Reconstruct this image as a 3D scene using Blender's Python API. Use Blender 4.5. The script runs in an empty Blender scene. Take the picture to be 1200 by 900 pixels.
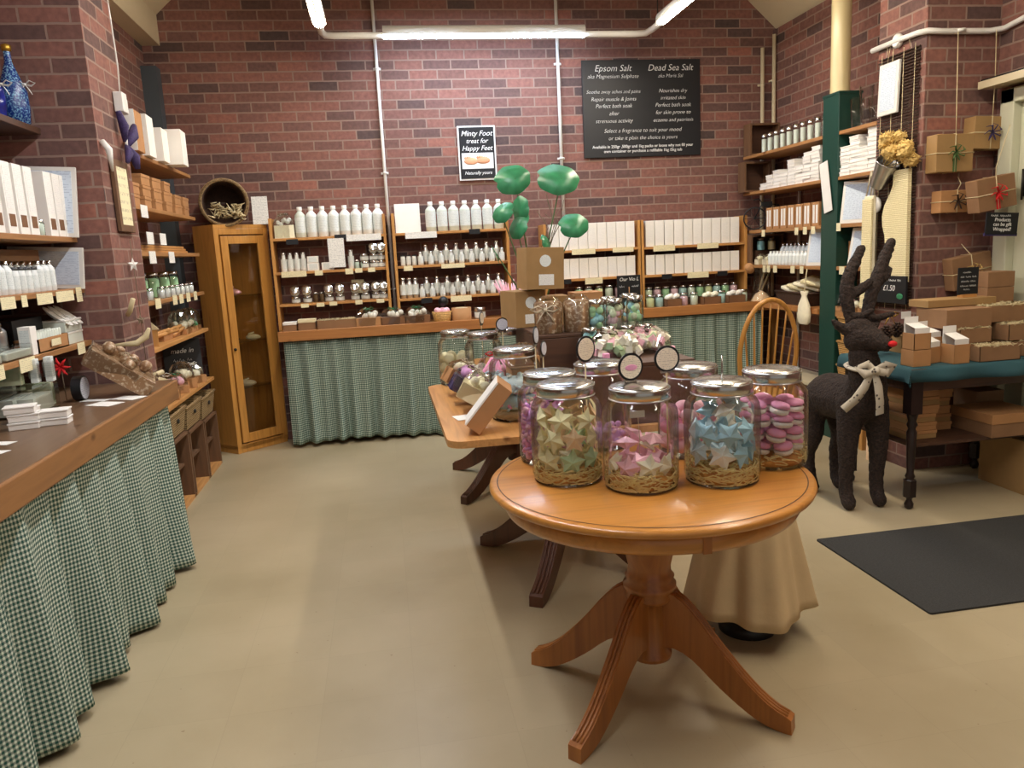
import bpy, math, random
from math import sin, cos, pi, radians as R
from mathutils import Vector, Matrix
random.seed(7)
D = bpy.data; SC = bpy.context.scene; COL = SC.collection

# ---------------------------------------------------------------- camera
YAW, PITCH, ROLL, EYE = R(9.08), R(9.86), R(2.92), 1.465
_F = Vector((sin(YAW)*cos(PITCH), cos(YAW)*cos(PITCH), -sin(PITCH)))
_R = Vector((cos(YAW), -sin(YAW), 0)); _D = _F.cross(_R)
_R2 = cos(ROLL)*_R + sin(ROLL)*_D; _D2 = -sin(ROLL)*_R + cos(ROLL)*_D
cam = D.cameras.new('camera'); camo = D.objects.new('camera', cam); COL.objects.link(camo)
cam.sensor_width = 36; cam.lens = 900/1200*36; cam.clip_start = .05
m = Matrix.Identity(4)
for i in range(3):
    m[i][0] = _R2[i]; m[i][1] = -_D2[i]; m[i][2] = -_F[i]
m[0][3], m[1][3], m[2][3] = 0, 0, EYE
camo.matrix_world = m
SC.camera = camo

# ---------------------------------------------------------------- light and exposure
SC.view_settings.view_transform = 'Standard'; SC.view_settings.look = 'None'
SC.view_settings.gamma = 1; SC.view_settings.use_curve_mapping = False
SC.view_settings.exposure = 1.05
w = D.worlds.new('world'); SC.world = w; w.use_nodes = True
w.node_tree.nodes['Background'].inputs[0].default_value = (1.0, .95, .88, 1)
w.node_tree.nodes['Background'].inputs[1].default_value = 0.16
TUBE_COOL = ((.66, .80, 1.0), 54)
TUBE_WARM = ((1.0, .88, .71), 50)
FRONT_TUBE = ((.96, .96, 1.0), 48)

# ---------------------------------------------------------------- materials
MAT = {}
def nodes(name):
    m = D.materials.new(name); m.use_nodes = True; MAT[name] = m
    return m, m.node_tree, m.node_tree.nodes['Principled BSDF']
def N(nt, t, **kw):
    n = nt.nodes.new(t)
    for k, v in kw.items():
        if hasattr(n, k): setattr(n, k, v)
        else: n.inputs[k].default_value = v
    return n
def ramp(nt, stops):
    r = nt.nodes.new('ShaderNodeValToRGB'); e = r.color_ramp.elements
    while len(e) < len(stops): e.new(.5)
    for i, (p, c) in enumerate(stops): e[i].position = p; e[i].color = (*c, 1)
    return r
def lin(c):                                  # 8-bit sRGB to linear
    return tuple(((v/255)/12.92 if v <= 10 else (((v/255)+.055)/1.055)**2.4) for v in c)
def plain(name, c, rough=.6, metal=0, var=.12, sc=9, bump=0, spec=.5, emit=0):
    m, nt, b = nodes(name); c = lin(c)
    tc = N(nt, 'ShaderNodeTexCoord'); no = N(nt, 'ShaderNodeTexNoise', Scale=sc, Detail=4.0)
    nt.links.new(tc.outputs['Object'], no.inputs['Vector'])
    r = ramp(nt, [(.3, tuple(v*(1-var) for v in c)), (.7, tuple(min(1, v*(1+var)) for v in c))])
    nt.links.new(no.outputs['Fac'], r.inputs['Fac']); nt.links.new(r.outputs['Color'], b.inputs['Base Color'])
    b.inputs['Roughness'].default_value = rough; b.inputs['Metallic'].default_value = metal
    b.inputs['Specular IOR Level'].default_value = spec
    if bump:
        n2 = N(nt, 'ShaderNodeTexNoise', Scale=sc*6, Detail=3.0); bp = N(nt, 'ShaderNodeBump', Strength=bump, Distance=.01)
        nt.links.new(tc.outputs['Object'], n2.inputs['Vector'])
        nt.links.new(n2.outputs['Fac'], bp.inputs['Height']); nt.links.new(bp.outputs['Normal'], b.inputs['Normal'])
    if emit:
        b.inputs['Emission Color'].default_value = (*c, 1); b.inputs['Emission Strength'].default_value = emit
    return m
def wood(name, c1, c2, axis='x', sc=6, rough=.4, knots=True, coat=0):
    m, nt, b = nodes(name); tc = N(nt, 'ShaderNodeTexCoord'); mp = N(nt, 'ShaderNodeMapping')
    s = [sc*4, sc*4, sc*4]; s['xyz'.index(axis)] = sc*.25
    mp.inputs['Scale'].default_value = s
    no = N(nt, 'ShaderNodeTexNoise', Scale=1.0, Detail=5.0, Distortion=.6)
    nt.links.new(tc.outputs['Object'], mp.inputs['Vector']); nt.links.new(mp.outputs['Vector'], no.inputs['Vector'])
    r = ramp(nt, [(.25, lin(c2)), (.5, lin(c1)), (.62, tuple(v*.85 for v in lin(c1))), (.8, lin(c2))])
    nt.links.new(no.outputs['Fac'], r.inputs['Fac']); out = r.outputs['Color']
    if knots:
        vo = N(nt, 'ShaderNodeTexVoronoi', Scale=1.0, Randomness=1.0); mp2 = N(nt, 'ShaderNodeMapping')
        s2 = [9, 9, 9]; s2['xyz'.index(axis)] = 5; mp2.inputs['Scale'].default_value = s2
        nt.links.new(tc.outputs['Object'], mp2.inputs['Vector']); nt.links.new(mp2.outputs['Vector'], vo.inputs['Vector'])
        kr = ramp(nt, [(.05, (.28, .17, .1)), (.16, (1, 1, 1))]); nt.links.new(vo.outputs['Distance'], kr.inputs['Fac'])
        mx = N(nt, 'ShaderNodeMix', data_type='RGBA', blend_type='MULTIPLY'); mx.inputs[0].default_value = .8
        nt.links.new(out, mx.inputs[6]); nt.links.new(kr.outputs['Color'], mx.inputs[7]); out = mx.outputs[2]
    nt.links.new(out, b.inputs['Base Color']); b.inputs['Roughness'].default_value = rough
    b.inputs['Coat Weight'].default_value = coat; b.inputs['Coat Roughness'].default_value = .15
    return m
def brick(name, horiz, grey=.0):
    m, nt, b = nodes(name); tc = N(nt, 'ShaderNodeTexCoord'); sp = N(nt, 'ShaderNodeSeparateXYZ'); cb = N(nt, 'ShaderNodeCombineXYZ')
    L = nt.links.new
    L(tc.outputs['Object'], sp.inputs[0]); L(sp.outputs['XYZ'.index(horiz)], cb.inputs[0]); L(sp.outputs[2], cb.inputs[1])
    wob = N(nt, 'ShaderNodeTexNoise', Scale=14.0, Detail=2.0); L(tc.outputs['Object'], wob.inputs['Vector'])
    wa = N(nt, 'ShaderNodeVectorMath', operation='MULTIPLY_ADD'); L(wob.outputs['Color'], wa.inputs[0])
    wa.inputs[1].default_value = (.006, .006, 0); L(cb.outputs[0], wa.inputs[2])
    br = N(nt, 'ShaderNodeTexBrick', Scale=1.0); br.offset = .5
    br.inputs['Color1'].default_value = (0, 0, 0, 1); br.inputs['Color2'].default_value = (1, 1, 1, 1)
    br.inputs['Mortar'].default_value = (.5, .5, .5, 1)
    br.inputs['Mortar Size'].default_value = .006; br.inputs['Mortar Smooth'].default_value = .25
    br.inputs['Brick Width'].default_value = .225; br.inputs['Row Height'].default_value = .075
    L(wa.outputs[0], br.inputs['Vector'])
    r = ramp(nt, [(0, lin((84, 70, 68))), (.2, lin((116, 86, 80))), (.45, lin((142, 98, 87))), (.7, lin((130, 92, 82))), (.85, lin((104, 80, 75))), (1, lin((156, 104, 90)))])
    L(br.outputs['Color'], r.inputs['Fac'])
    no = N(nt, 'ShaderNodeTexNoise', Scale=34.0, Detail=6.0); L(tc.outputs['Object'], no.inputs['Vector'])
    nr = ramp(nt, [(.3, (.78, .78, .8)), (.7, (1.12, 1.1, 1.08))]); L(no.outputs['Fac'], nr.inputs['Fac'])
    mu = N(nt, 'ShaderNodeMix', data_type='RGBA', blend_type='MULTIPLY'); mu.inputs[0].default_value = 1
    L(r.outputs['Color'], mu.inputs[6]); L(nr.outputs['Color'], mu.inputs[7])
    mx = N(nt, 'ShaderNodeMix', data_type='RGBA'); L(br.outputs['Fac'], mx.inputs[0]); L(mu.outputs[2], mx.inputs[6])
    mx.inputs[7].default_value = (*lin((146, 122, 110)), 1)
    L(mx.outputs[2], b.inputs['Base Color']); b.inputs['Roughness'].default_value = .85; b.inputs['Specular IOR Level'].default_value = .25
    iv = N(nt, 'ShaderNodeMath', operation='SUBTRACT'); iv.inputs[0].default_value = 1; L(br.outputs['Fac'], iv.inputs[1])
    ad = N(nt, 'ShaderNodeMath', operation='MULTIPLY_ADD'); L(no.outputs['Fac'], ad.inputs[0]); ad.inputs[1].default_value = .35; L(iv.outputs[0], ad.inputs[2])
    bp = N(nt, 'ShaderNodeBump', Strength=.5, Distance=.006); L(ad.outputs[0], bp.inputs['Height']); L(bp.outputs['Normal'], b.inputs['Normal'])
    return m
def gingham(name, dark, light, period=.0155, stripe=False):
    m, nt, b = nodes(name); L = nt.links.new
    uv = N(nt, 'ShaderNodeUVMap'); sp = N(nt, 'ShaderNodeSeparateXYZ'); L(uv.outputs[0], sp.inputs[0])
    fs = []
    for k in (0, 1):
        a = N(nt, 'ShaderNodeMath', operation='DIVIDE'); L(sp.outputs[k], a.inputs[0]); a.inputs[1].default_value = period
        f = N(nt, 'ShaderNodeMath', operation='FRACT'); L(a.outputs[0], f.inputs[0])
        g = N(nt, 'ShaderNodeMath', operation='GREATER_THAN'); L(f.outputs[0], g.inputs[0]); g.inputs[1].default_value = .47
        fs.append(g)
    ad = N(nt, 'ShaderNodeMath', operation='ADD'); L(fs[0].outputs[0], ad.inputs[0]); L(fs[1].outputs[0], ad.inputs[1])
    hf = N(nt, 'ShaderNodeMath', operation='MULTIPLY'); L(ad.outputs[0], hf.inputs[0]); hf.inputs[1].default_value = .5
    mid = tuple((x+y)*.36 for x, y in zip(lin(dark), lin(light)))
    r = ramp(nt, [(0, lin(light)), (.5, mid), (1, lin(dark))]); L(hf.outputs[0], r.inputs['Fac'])
    L(r.outputs['Color'], b.inputs['Base Color']); b.inputs['Roughness'].default_value = .9; b.inputs['Specular IOR Level'].default_value = .1
    return m
def glass(name, tint=(254, 255, 254), refl=.10):
    m, nt, b = nodes(name); nt.nodes.remove(b); L = nt.links.new; o = nt.nodes['Material Output']
    tr = N(nt, 'ShaderNodeBsdfTransparent'); gl = N(nt, 'ShaderNodeBsdfGlossy', Roughness=.02)
    no = N(nt, 'ShaderNodeTexNoise', Scale=3.0); rr = ramp(nt, [(0, tuple(v*.97 for v in lin(tint))), (1, lin(tint))])
    L(no.outputs['Fac'], rr.inputs['Fac']); L(rr.outputs['Color'], tr.inputs['Color'])
    lw = N(nt, 'ShaderNodeLayerWeight', Blend=.22); ml = N(nt, 'ShaderNodeMath', operation='MULTIPLY_ADD')
    L(lw.outputs['Fresnel'], ml.inputs[0]); ml.inputs[1].default_value = .75; ml.inputs[2].default_value = refl*.3; ml.use_clamp = True
    mx = N(nt, 'ShaderNodeMixShader'); L(ml.outputs[0], mx.inputs[0]); L(tr.outputs[0], mx.inputs[1]); L(gl.outputs[0], mx.inputs[2])
    L(mx.outputs[0], o.inputs['Surface']); return m
def printed(name, paper, ink, lines=60, axis='z', amt=.5):
    m, nt, b = nodes(name); L = nt.links.new; tc = N(nt, 'ShaderNodeTexCoord'); sp = N(nt, 'ShaderNodeSeparateXYZ'); L(tc.outputs['Generated'], sp.inputs[0])
    k = 'xyz'.index(axis)
    a = N(nt, 'ShaderNodeMath', operation='MULTIPLY'); L(sp.outputs[k], a.inputs[0]); a.inputs[1].default_value = lines
    f = N(nt, 'ShaderNodeMath', operation='FRACT'); L(a.outputs[0], f.inputs[0])
    g = N(nt, 'ShaderNodeMath', operation='GREATER_THAN'); L(f.outputs[0], g.inputs[0]); g.inputs[1].default_value = .6
    no = N(nt, 'ShaderNodeTexNoise', Scale=14.0, Detail=2.0); L(tc.outputs['Generated'], no.inputs['Vector'])
    g2 = N(nt, 'ShaderNodeMath', operation='GREATER_THAN'); L(no.outputs['Fac'], g2.inputs[0]); g2.inputs[1].default_value = .5
    mu = N(nt, 'ShaderNodeMath', operation='MULTIPLY'); L(g.outputs[0], mu.inputs[0]); L(g2.outputs[0], mu.inputs[1])
    m3 = N(nt, 'ShaderNodeMath', operation='MULTIPLY'); L(mu.outputs[0], m3.inputs[0]); m3.inputs[1].default_value = amt
    mx = N(nt, 'ShaderNodeMix', data_type='RGBA'); L(m3.outputs[0], mx.inputs[0])
    mx.inputs[6].default_value = (*lin(paper), 1); mx.inputs[7].default_value = (*lin(ink), 1)
    L(mx.outputs[2], b.inputs['Base Color']); b.inputs['Roughness'].default_value = .7; return m
def emitter(name, col, st):
    m, nt, b = nodes(name)
    b.inputs['Base Color'].default_value = (.9, .9, .9, 1)
    b.inputs['Emission Color'].default_value = (*col, 1); b.inputs['Emission Strength'].default_value = st; return m
def two_tone(name, c1, c2, sc=40, lo=.45, hi=.55, rough=.7, tex='noise', bump=0):
    m, nt, b = nodes(name); L = nt.links.new; tc = N(nt, 'ShaderNodeTexCoord')
    if tex == 'noise': t = N(nt, 'ShaderNodeTexNoise', Scale=sc, Detail=3.0); o = t.outputs['Fac']
    else: t = N(nt, 'ShaderNodeTexVoronoi', Scale=sc); o = t.outputs['Distance']
    L(tc.outputs['Object'], t.inputs['Vector']); r = ramp(nt, [(lo, lin(c1)), (hi, lin(c2))]); L(o, r.inputs['Fac'])
    L(r.outputs['Color'], b.inputs['Base Color']); b.inputs['Roughness'].default_value = rough
    if bump:
        bp = N(nt, 'ShaderNodeBump', Strength=bump, Distance=.01); L(o, bp.inputs['Height']); L(bp.outputs['Normal'], b.inputs['Normal'])
    return m
def weave(name, c1, c2, sx=90, sz=70, rough=.75):
    m, nt, b = nodes(name); L = nt.links.new; tc = N(nt, 'ShaderNodeTexCoord')
    w1 = N(nt, 'ShaderNodeTexWave', Scale=sz/6.28*2, Distortion=1.5); w1.bands_direction = 'Z'
    L(tc.outputs['Object'], w1.inputs['Vector'])
    ch = N(nt, 'ShaderNodeTexNoise', Scale=sx, Detail=2.0); L(tc.outputs['Object'], ch.inputs['Vector'])
    mu = N(nt, 'ShaderNodeMath', operation='MULTIPLY_ADD'); L(w1.outputs['Fac'], mu.inputs[0]); mu.inputs[1].default_value = .5; L(ch.outputs['Fac'], mu.inputs[2])
    r = ramp(nt, [(.35, lin(c1)), (.9, lin(c2))]); L(mu.outputs[0], r.inputs['Fac']); L(r.outputs['Color'], b.inputs['Base Color'])
    bp = N(nt, 'ShaderNodeBump', Strength=.8, Distance=.006); L(mu.outputs[0], bp.inputs['Height']); L(bp.outputs['Normal'], b.inputs['Normal'])
    b.inputs['Roughness'].default_value = rough; return m

brick('brick_x', 'X'); brick('brick_y', 'Y')
def floor_mat():
    m, nt, b = nodes('vinyl'); L = nt.links.new; tc = N(nt, 'ShaderNodeTexCoord')
    n1 = N(nt, 'ShaderNodeTexNoise', Scale=1.3, Detail=6.0); n2 = N(nt, 'ShaderNodeTexNoise', Scale=45.0, Detail=3.0)
    L(tc.outputs['Object'], n1.inputs['Vector']); L(tc.outputs['Object'], n2.inputs['Vector'])
    r = ramp(nt, [(.3, lin((160, 146, 116))), (.7, lin((180, 166, 137)))]); L(n1.outputs['Fac'], r.inputs['Fac'])
    r2 = ramp(nt, [(.22, (.6, .54, .48)), (.28, (1, 1, 1)), (.74, (1, 1, 1)), (.8, (1.1, 1.1, 1.1))]); L(n2.outputs['Fac'], r2.inputs['Fac'])
    mx = N(nt, 'ShaderNodeMix', data_type='RGBA', blend_type='MULTIPLY'); mx.inputs[0].default_value = 1
    L(r.outputs['Color'], mx.inputs[6]); L(r2.outputs['Color'], mx.inputs[7])
    bt = N(nt, 'ShaderNodeTexBrick', Scale=1.0); bt.offset = 0; bt.inputs['Color1'].default_value = (.97, .97, .97, 1); bt.inputs['Color2'].default_value = (1.02, 1.02, 1.02, 1)
    bt.inputs['Mortar'].default_value = (.93, .93, .93, 1); bt.inputs['Mortar Size'].default_value = .0012
    bt.inputs['Brick Width'].default_value = .305; bt.inputs['Row Height'].default_value = .305; L(tc.outputs['Object'], bt.inputs['Vector'])
    m2 = N(nt, 'ShaderNodeMix', data_type='RGBA', blend_type='MULTIPLY'); m2.inputs[0].default_value = 1
    L(mx.outputs[2], m2.inputs[6]); L(bt.outputs['Color'], m2.inputs[7]); L(m2.outputs[2], b.inputs['Base Color'])
    b.inputs['Roughness'].default_value = .36; b.inputs['Specular IOR Level'].default_value = .45
    bp = N(nt, 'ShaderNodeBump', Strength=.06, Distance=.01); L(n1.outputs['Fac'], bp.inputs['Height']); L(bp.outputs['Normal'], b.inputs['Normal'])
floor_mat()
gingham('gingham', (46, 84, 76), (206, 216, 200))
gingham('gingham_far', (60, 96, 88), (196, 210, 196), period=.017)
wood('oak_y', (200, 136, 62), (172, 108, 44), 'x', rough=.28, knots=False, coat=.25)
wood('oak_leg', (172, 108, 50), (142, 84, 38), 'z', rough=.35, knots=False, coat=.15)
wood('pine_y', (206, 152, 92), (168, 112, 60), 'y', rough=.4)
wood('pine_x', (196, 142, 82), (168, 114, 62), 'x', rough=.4)
wood('pine_z', (200, 146, 80), (170, 116, 60), 'z', rough=.4, knots=False)
wood('worktop_wood', (116, 90, 68), (98, 74, 54), 'y', rough=.3)
wood('worktop_edge', (154, 108, 64), (122, 82, 48), 'y', rough=.45)
wood('counter_wood', (180, 122, 68), (152, 96, 52), 'x', rough=.45)
wood('shelf_y', (172, 124, 76), (142, 98, 58), 'y', rough=.5)
wood('cabinet_oak', (196, 140, 68), (160, 106, 48), 'z', rough=.35, knots=False)
wood('dark_wood', (84, 56, 40), (54, 36, 28), 'x', rough=.55)
wood('dark_leg', (92, 54, 34), (60, 36, 24), 'z', rough=.4, knots=False)
wood('crate_wood', (112, 80, 54), (82, 58, 40), 'z', rough=.7)
plain('cream_paint', (206, 192, 160), .5, var=.04, sc=2)
plain('pipe_cream', (216, 198, 150), .25, var=.03, sc=3)
plain('white_plastic', (226, 224, 218), .35, var=.03)
plain('door_paint', (204, 204, 180), .4, var=.03, sc=3)
plain('green_paint', (20, 62, 52), .45, var=.1, sc=3)
plain('slate_paint', (70, 78, 84), .5, var=.08, sc=3)
plain('black_board', (21, 23, 28), .45, var=.1)
plain('black_frame', (18, 18, 20), .4, var=.1)
plain('white_card', (236, 234, 230), .6, var=.02)
plain('white_box', (242, 239, 233), .6, var=.03)
plain('cream_card', (232, 220, 180), .6, var=.03)
plain('chalk', (235, 235, 232), .8, var=.03)
plain('kraft', (178, 130, 84), .75, var=.06, sc=12)
plain('kraft_dull', (160, 126, 80), .75, var=.06, sc=12)
plain('kraft_dark', (142, 106, 74), .75, var=.08, sc=12)
plain('kraft_brown', (122, 84, 54), .75, var=.08, sc=12)
plain('mat_black', (48, 48, 47), .9, var=.25, sc=120, bump=.4)
plain('aluminium', (190, 190, 192), .28, 1, var=.08, sc=20)
plain('steel_lid', (200, 198, 194), .22, 1, var=.06, sc=8)
plain('dark_metal', (60, 58, 56), .4, 1, var=.1)
plain('bottle_white', (236, 241, 240), .35, var=.03)
plain('bottle_clear', (214, 222, 212), .2, var=.05)
plain('skirt_cloth', (208, 184, 144), .85, var=.08, sc=5, bump=.15)
plain('teal_cloth', (38, 76, 84), .9, var=.12, sc=4, bump=.1)
plain('cotton', (240, 230, 200), .9, var=.05, sc=30, bump=.3)
plain('purple', (58, 44, 92), .7, var=.3, sc=60, bump=.5)
plain('blue_glass', (30, 40, 130), .1, var=.6, sc=25)
plain('gold', (190, 150, 60), .35, .8)
plain('raffia', (206, 190, 150), .7, var=.1)
plain('red_felt', (200, 24, 30), .8, var=.1)
plain('ribbon_cream', (196, 184, 160), .7, var=.25, sc=50)
plain('leaf_green', (60, 140, 96), .35, var=.25, sc=14)
plain('stem_green', (70, 100, 52), .6)
plain('twig', (120, 104, 84), .8)
plain('dark_rattan', (70, 46, 32), .6, var=.35, sc=60, bump=.8)
two_tone('reindeer_twig', (26, 18, 15), (56, 40, 32), 90, .35, .65, .85, bump=1.0)
two_tone('leopard', (84, 74, 68), (205, 196, 178), 34, .16, .24, .7, tex='voronoi')
two_tone('straw_orange', (236, 178, 96), (206, 138, 66), 30, .4, .6, .6)
two_tone('wheat', (232, 202, 128), (196, 158, 86), 90, .4, .6, .8, bump=1)
plain('straw_light', (255, 226, 160), .6, var=.15, sc=60)
weave('wicker', (86, 66, 40), (168, 140, 96)); weave('wicker_light', (130, 88, 40), (206, 160, 92))
weave('mitt_weave', (216, 198, 142), (248, 236, 192), 160, 110)
two_tone('cello_pot', (150, 116, 84), (214, 196, 170), 60, .52, .66, .3)
two_tone('green_bag', (176, 190, 150), (116, 134, 96), 40, .45, .6, .5)
glass('jar_glass'); glass('cello', (250, 250, 248), .3); glass('green_glass', (240, 250, 245), .1); glass('cab_glass', (236, 232, 222), .06)
printed('paper_print', (238, 238, 234), (120, 130, 140), 22, 'z', .45)
printed('label_print', (226, 232, 230), (120, 140, 150), 12, 'z', .35)
printed('box_print', (243, 240, 235), (150, 160, 168), 26, 'z', .30)
printed('card_print', (236, 226, 186), (120, 110, 90), 7, 'z', .35)
printed('tag_print', (250, 236, 214), (120, 90, 90), 12, 'z', .4)
printed('tag_blue', (222, 226, 236), (90, 100, 150), 12, 'z', .4)
printed('notice_blue', (206, 218, 232), (120, 140, 170), 24, 'z', .4)
for k, c in dict(bomb_yellow=(246, 238, 190), bomb_cream=(250, 244, 218), bomb_peach=(250, 214, 172), bomb_green=(196, 226, 184), bomb_pink=(250, 196, 212), bomb_blue=(176, 216, 232), bomb_paleblue=(206, 224, 228), bomb_white=(246, 242, 230), bomb_hotpink=(246, 170, 206), bomb_lilac=(226, 168, 226), soap_egg=(238, 230, 190)).items():
    plain(k, c, .8, var=.08, sc=30, bump=.12)
emitter('tube_cool', *TUBE_COOL); emitter('tube_warm', *TUBE_WARM); emitter('tube_front', *FRONT_TUBE)

# ---------------------------------------------------------------- mesh helpers
class MB:
    def __init__(s): s.v = []; s.f = []; s.sm = []; s.uv = None
    def add(s, vs, fs, smooth=False, M=None):
        o = len(s.v); s.v += [tuple(M @ Vector(v)) if M is not None else tuple(v) for v in vs]
        s.f += [tuple(i+o for i in f) for f in fs]; s.sm += [smooth]*len(fs); return s
    def box(s, x0, y0, z0, x1, y1, z1, M=None):
        vs = [(x, y, z) for z in (z0, z1) for y in (y0, y1) for x in (x0, x1)]
        return s.add(vs, [(0, 2, 3, 1), (4, 5, 7, 6), (0, 1, 5, 4), (2, 6, 7, 3), (0, 4, 6, 2), (1, 3, 7, 5)], M=M)
    def cbox(s, c, d, M=None): return s.box(c[0]-d[0]/2, c[1]-d[1]/2, c[2]-d[2]/2, c[0]+d[0]/2, c[1]+d[1]/2, c[2]+d[2]/2, M)
    def prism(s, poly, z0, z1, M=None, smooth=False):
        n = len(poly); vs = [(x, y, z0) for x, y in poly]+[(x, y, z1) for x, y in poly]
        s.add(vs, [tuple(range(n))[::-1], tuple(range(n, 2*n))], M=M)
        return s.add(vs, [(i, (i+1) % n, n+(i+1) % n, n+i) for i in range(n)], smooth, M)
    def lathe(s, prof, seg=24, c=(0, 0, 0), M=None, smooth=True, sx=1, sy=1, wob=None):
        vs = []; fs = []
        for r, z in prof:
            for k in range(seg):
                a = 2*pi*k/seg; rr = r*(1+(wob(a, z) if wob else 0)); vs.append((c[0]+rr*cos(a)*sx, c[1]+rr*sin(a)*sy, c[2]+z))
        for i in range(len(prof)-1):
            for k in range(seg):
                k2 = (k+1) % seg; fs.append((i*seg+k, i*seg+k2, (i+1)*seg+k2, (i+1)*seg+k))
        s.add(vs, fs, smooth, M)
        if prof[0][0] > 1e-5: s.add(vs[:seg], [tuple(range(seg))[::-1]], False, M)
        if prof[-1][0] > 1e-5: s.add(vs[-seg:], [tuple(range(seg))], False, M)
        return s
    def olathe(s, prof, seg=24, c=(0, 0, 0), M=None, **k):           # open ends
        n = len(s.f); s.lathe(prof, seg, c, M, **k); caps = (prof[0][0] > 1e-5)+(prof[-1][0] > 1e-5)
        if caps: s.f = s.f[:-caps]; s.sm = s.sm[:-caps]
        return s
    def tube(s, pts, r, seg=8, M=None, closed=False, flat=1):
        pts = [Vector(p) for p in pts]; n = len(pts); rs = r if isinstance(r, (list, tuple)) else [r]*n; vs = []; fs = []; up = None
        for i, p in enumerate(pts):
            a = pts[i-1] if (i or closed) else p; b = pts[(i+1) % n] if (i < n-1 or closed) else p; t = (b-a).normalized()
            if up is None: up = Vector((0, 0, 1)) if abs(t.z) < .9 else Vector((1, 0, 0))
            sd = t.cross(up)
            if sd.length < 1e-4: sd = t.cross(Vector((0, 1, 0)))
            sd.normalize(); up = sd.cross(t).normalized()
            for k in range(seg):
                an = 2*pi*k/seg; vs.append(p+(sd*cos(an)+up*sin(an)*flat)*rs[i])
        m_ = n if closed else n-1
        for i in range(m_):
            for k in range(seg):
                k2 = (k+1) % seg; j = (i+1) % n; fs.append((i*seg+k, i*seg+k2, j*seg+k2, j*seg+k))
        if not closed: fs += [tuple(range(seg))[::-1], tuple(range((n-1)*seg, n*seg))]
        return s.add(vs, fs, True, M)
    def ball(s, c, r, seg=12, rings=8, sc=(1, 1, 1), M=None, jit=0):
        vs = [(c[0], c[1], c[2]-r*sc[2])]; fs = []
        for i in range(1, rings):
            ph = -pi/2+pi*i/rings
            for k in range(seg):
                a = 2*pi*k/seg; q = r*(1+random.uniform(-jit, jit)); vs.append((c[0]+q*cos(ph)*cos(a)*sc[0], c[1]+q*cos(ph)*sin(a)*sc[1], c[2]+q*sin(ph)*sc[2]))
        vs.append((c[0], c[1], c[2]+r*sc[2])); T = len(vs)-1
        for k in range(seg):
            k2 = (k+1) % seg; fs.append((0, 1+k2, 1+k)); fs.append((T, T-seg+k, T-seg+k2))
            for i in range(rings-2): a_ = 1+i*seg; fs.append((a_+k, a_+k2, a_+seg+k2, a_+seg+k))
        return s.add(vs, fs, jit == 0, M)
    def build(s, name, mat, parent=None, bevel=0, **props):
        me = D.meshes.new(name); me.from_pydata(s.v, [], s.f); me.polygons.foreach_set('use_smooth', s.sm)
        if s.uv:
            ul = me.uv_layers.new(name='UVMap')
            for lp in me.loops: ul.data[lp.index].uv = s.uv[lp.vertex_index]
        me.materials.append(MAT[mat]); me.update()
        o = D.objects.new(name, me); COL.objects.link(o)
        if parent is not None: o.parent = parent
        if bevel:
            b = o.modifiers.new('bevel', 'BEVEL'); b.width = bevel; b.segments = 2; b.limit_method = 'ANGLE'; b.angle_limit = R(50)
        for k, v in props.items(): o[k] = v
        return o
def thing(name, label, cat, loc=(0, 0, 0), rz=0, group=None, rot=None):
    o = D.objects.new(name, None); COL.objects.link(o); o.location = loc; o.rotation_euler = rot or (0, 0, rz); o.empty_display_size = .05
    o['label'] = label; o['category'] = cat
    if group: o['group'] = group
    return o
def tag(o, label, cat, group=None, kind=None):
    o['label'] = label; o['category'] = cat
    if group: o['group'] = group
    if kind: o['kind'] = kind
    return o
def dup(root, loc, rz=0, label=None, group=None, rot=None, scale=None):
    r = root.copy(); COL.objects.link(r); r.location = loc; r.rotation_euler = rot or (0, 0, rz)
    if scale: r.scale = (scale,)*3 if not hasattr(scale, '__len__') else scale
    if label: r['label'] = label
    if group: r['group'] = group
    for ch in KIDS.get(root.name, list(root.children)):
        c = ch.copy(); COL.objects.link(c); c.parent = r
        for g in list(ch.children): d = g.copy(); COL.objects.link(d); d.parent = c
    return r
KIDS = {}
class Proto:
    """first use moves the source itself, later uses copy it"""
    def __init__(s, root): s.root = root; s.used = False
    def put(s, loc, rz=0, label=None, group=None, rot=None, scale=None):
        if not s.used:
            s.used = True; s.root.location = loc; s.root.rotation_euler = rot or (0, 0, rz)
            if scale: s.root.scale = (scale,)*3 if not hasattr(scale, '__len__') else scale
            if label: s.root['label'] = label
            if group: s.root['group'] = group
            return s.root
        return dup(s.root, loc, rz, label, group, rot, scale or (1, 1, 1))
ORD = 'leftmost,second,third,fourth,fifth,sixth,seventh,eighth,ninth,tenth,eleventh,twelfth,thirteenth,fourteenth,fifteenth,sixteenth,seventeenth,eighteenth,nineteenth,twentieth'.split(',')
def nth(i): return ORD[i] if i == 0 else ORD[i]+' from left'
def nthd(i, what='front'): return ('nearest' if i == 0 else ORD[i]+' nearest')
def RX(a): return Matrix.Rotation(a, 4, 'X')
def RY(a): return Matrix.Rotation(a, 4, 'Y')
def RZ(a): return Matrix.Rotation(a, 4, 'Z')
def T(*p): return Matrix.Translation(Vector(p))
def struct(name, mb, mat, parent=None, **k):
    o = mb.build(name, mat, parent, **k)
    if parent is None: o['kind'] = 'structure'
    return o
def text(name, s, size, M_, mat, parent=None, shear=0, align='CENTER', off=0, ext=.0006):
    cu = D.curves.new(name, 'FONT'); cu.body = s; cu.size = size; cu.align_x = align; cu.shear = shear; cu.extrude = ext; cu.offset = off
    cu.materials.append(MAT[mat]); cu.resolution_u = 3
    o = D.objects.new(name, cu); COL.objects.link(o)
    if parent is not None: o.parent = parent
    o.matrix_local = M_ if parent is not None else M_
    return o
FACE_Y = RX(pi/2)                                   # text readable from -Y side
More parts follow.
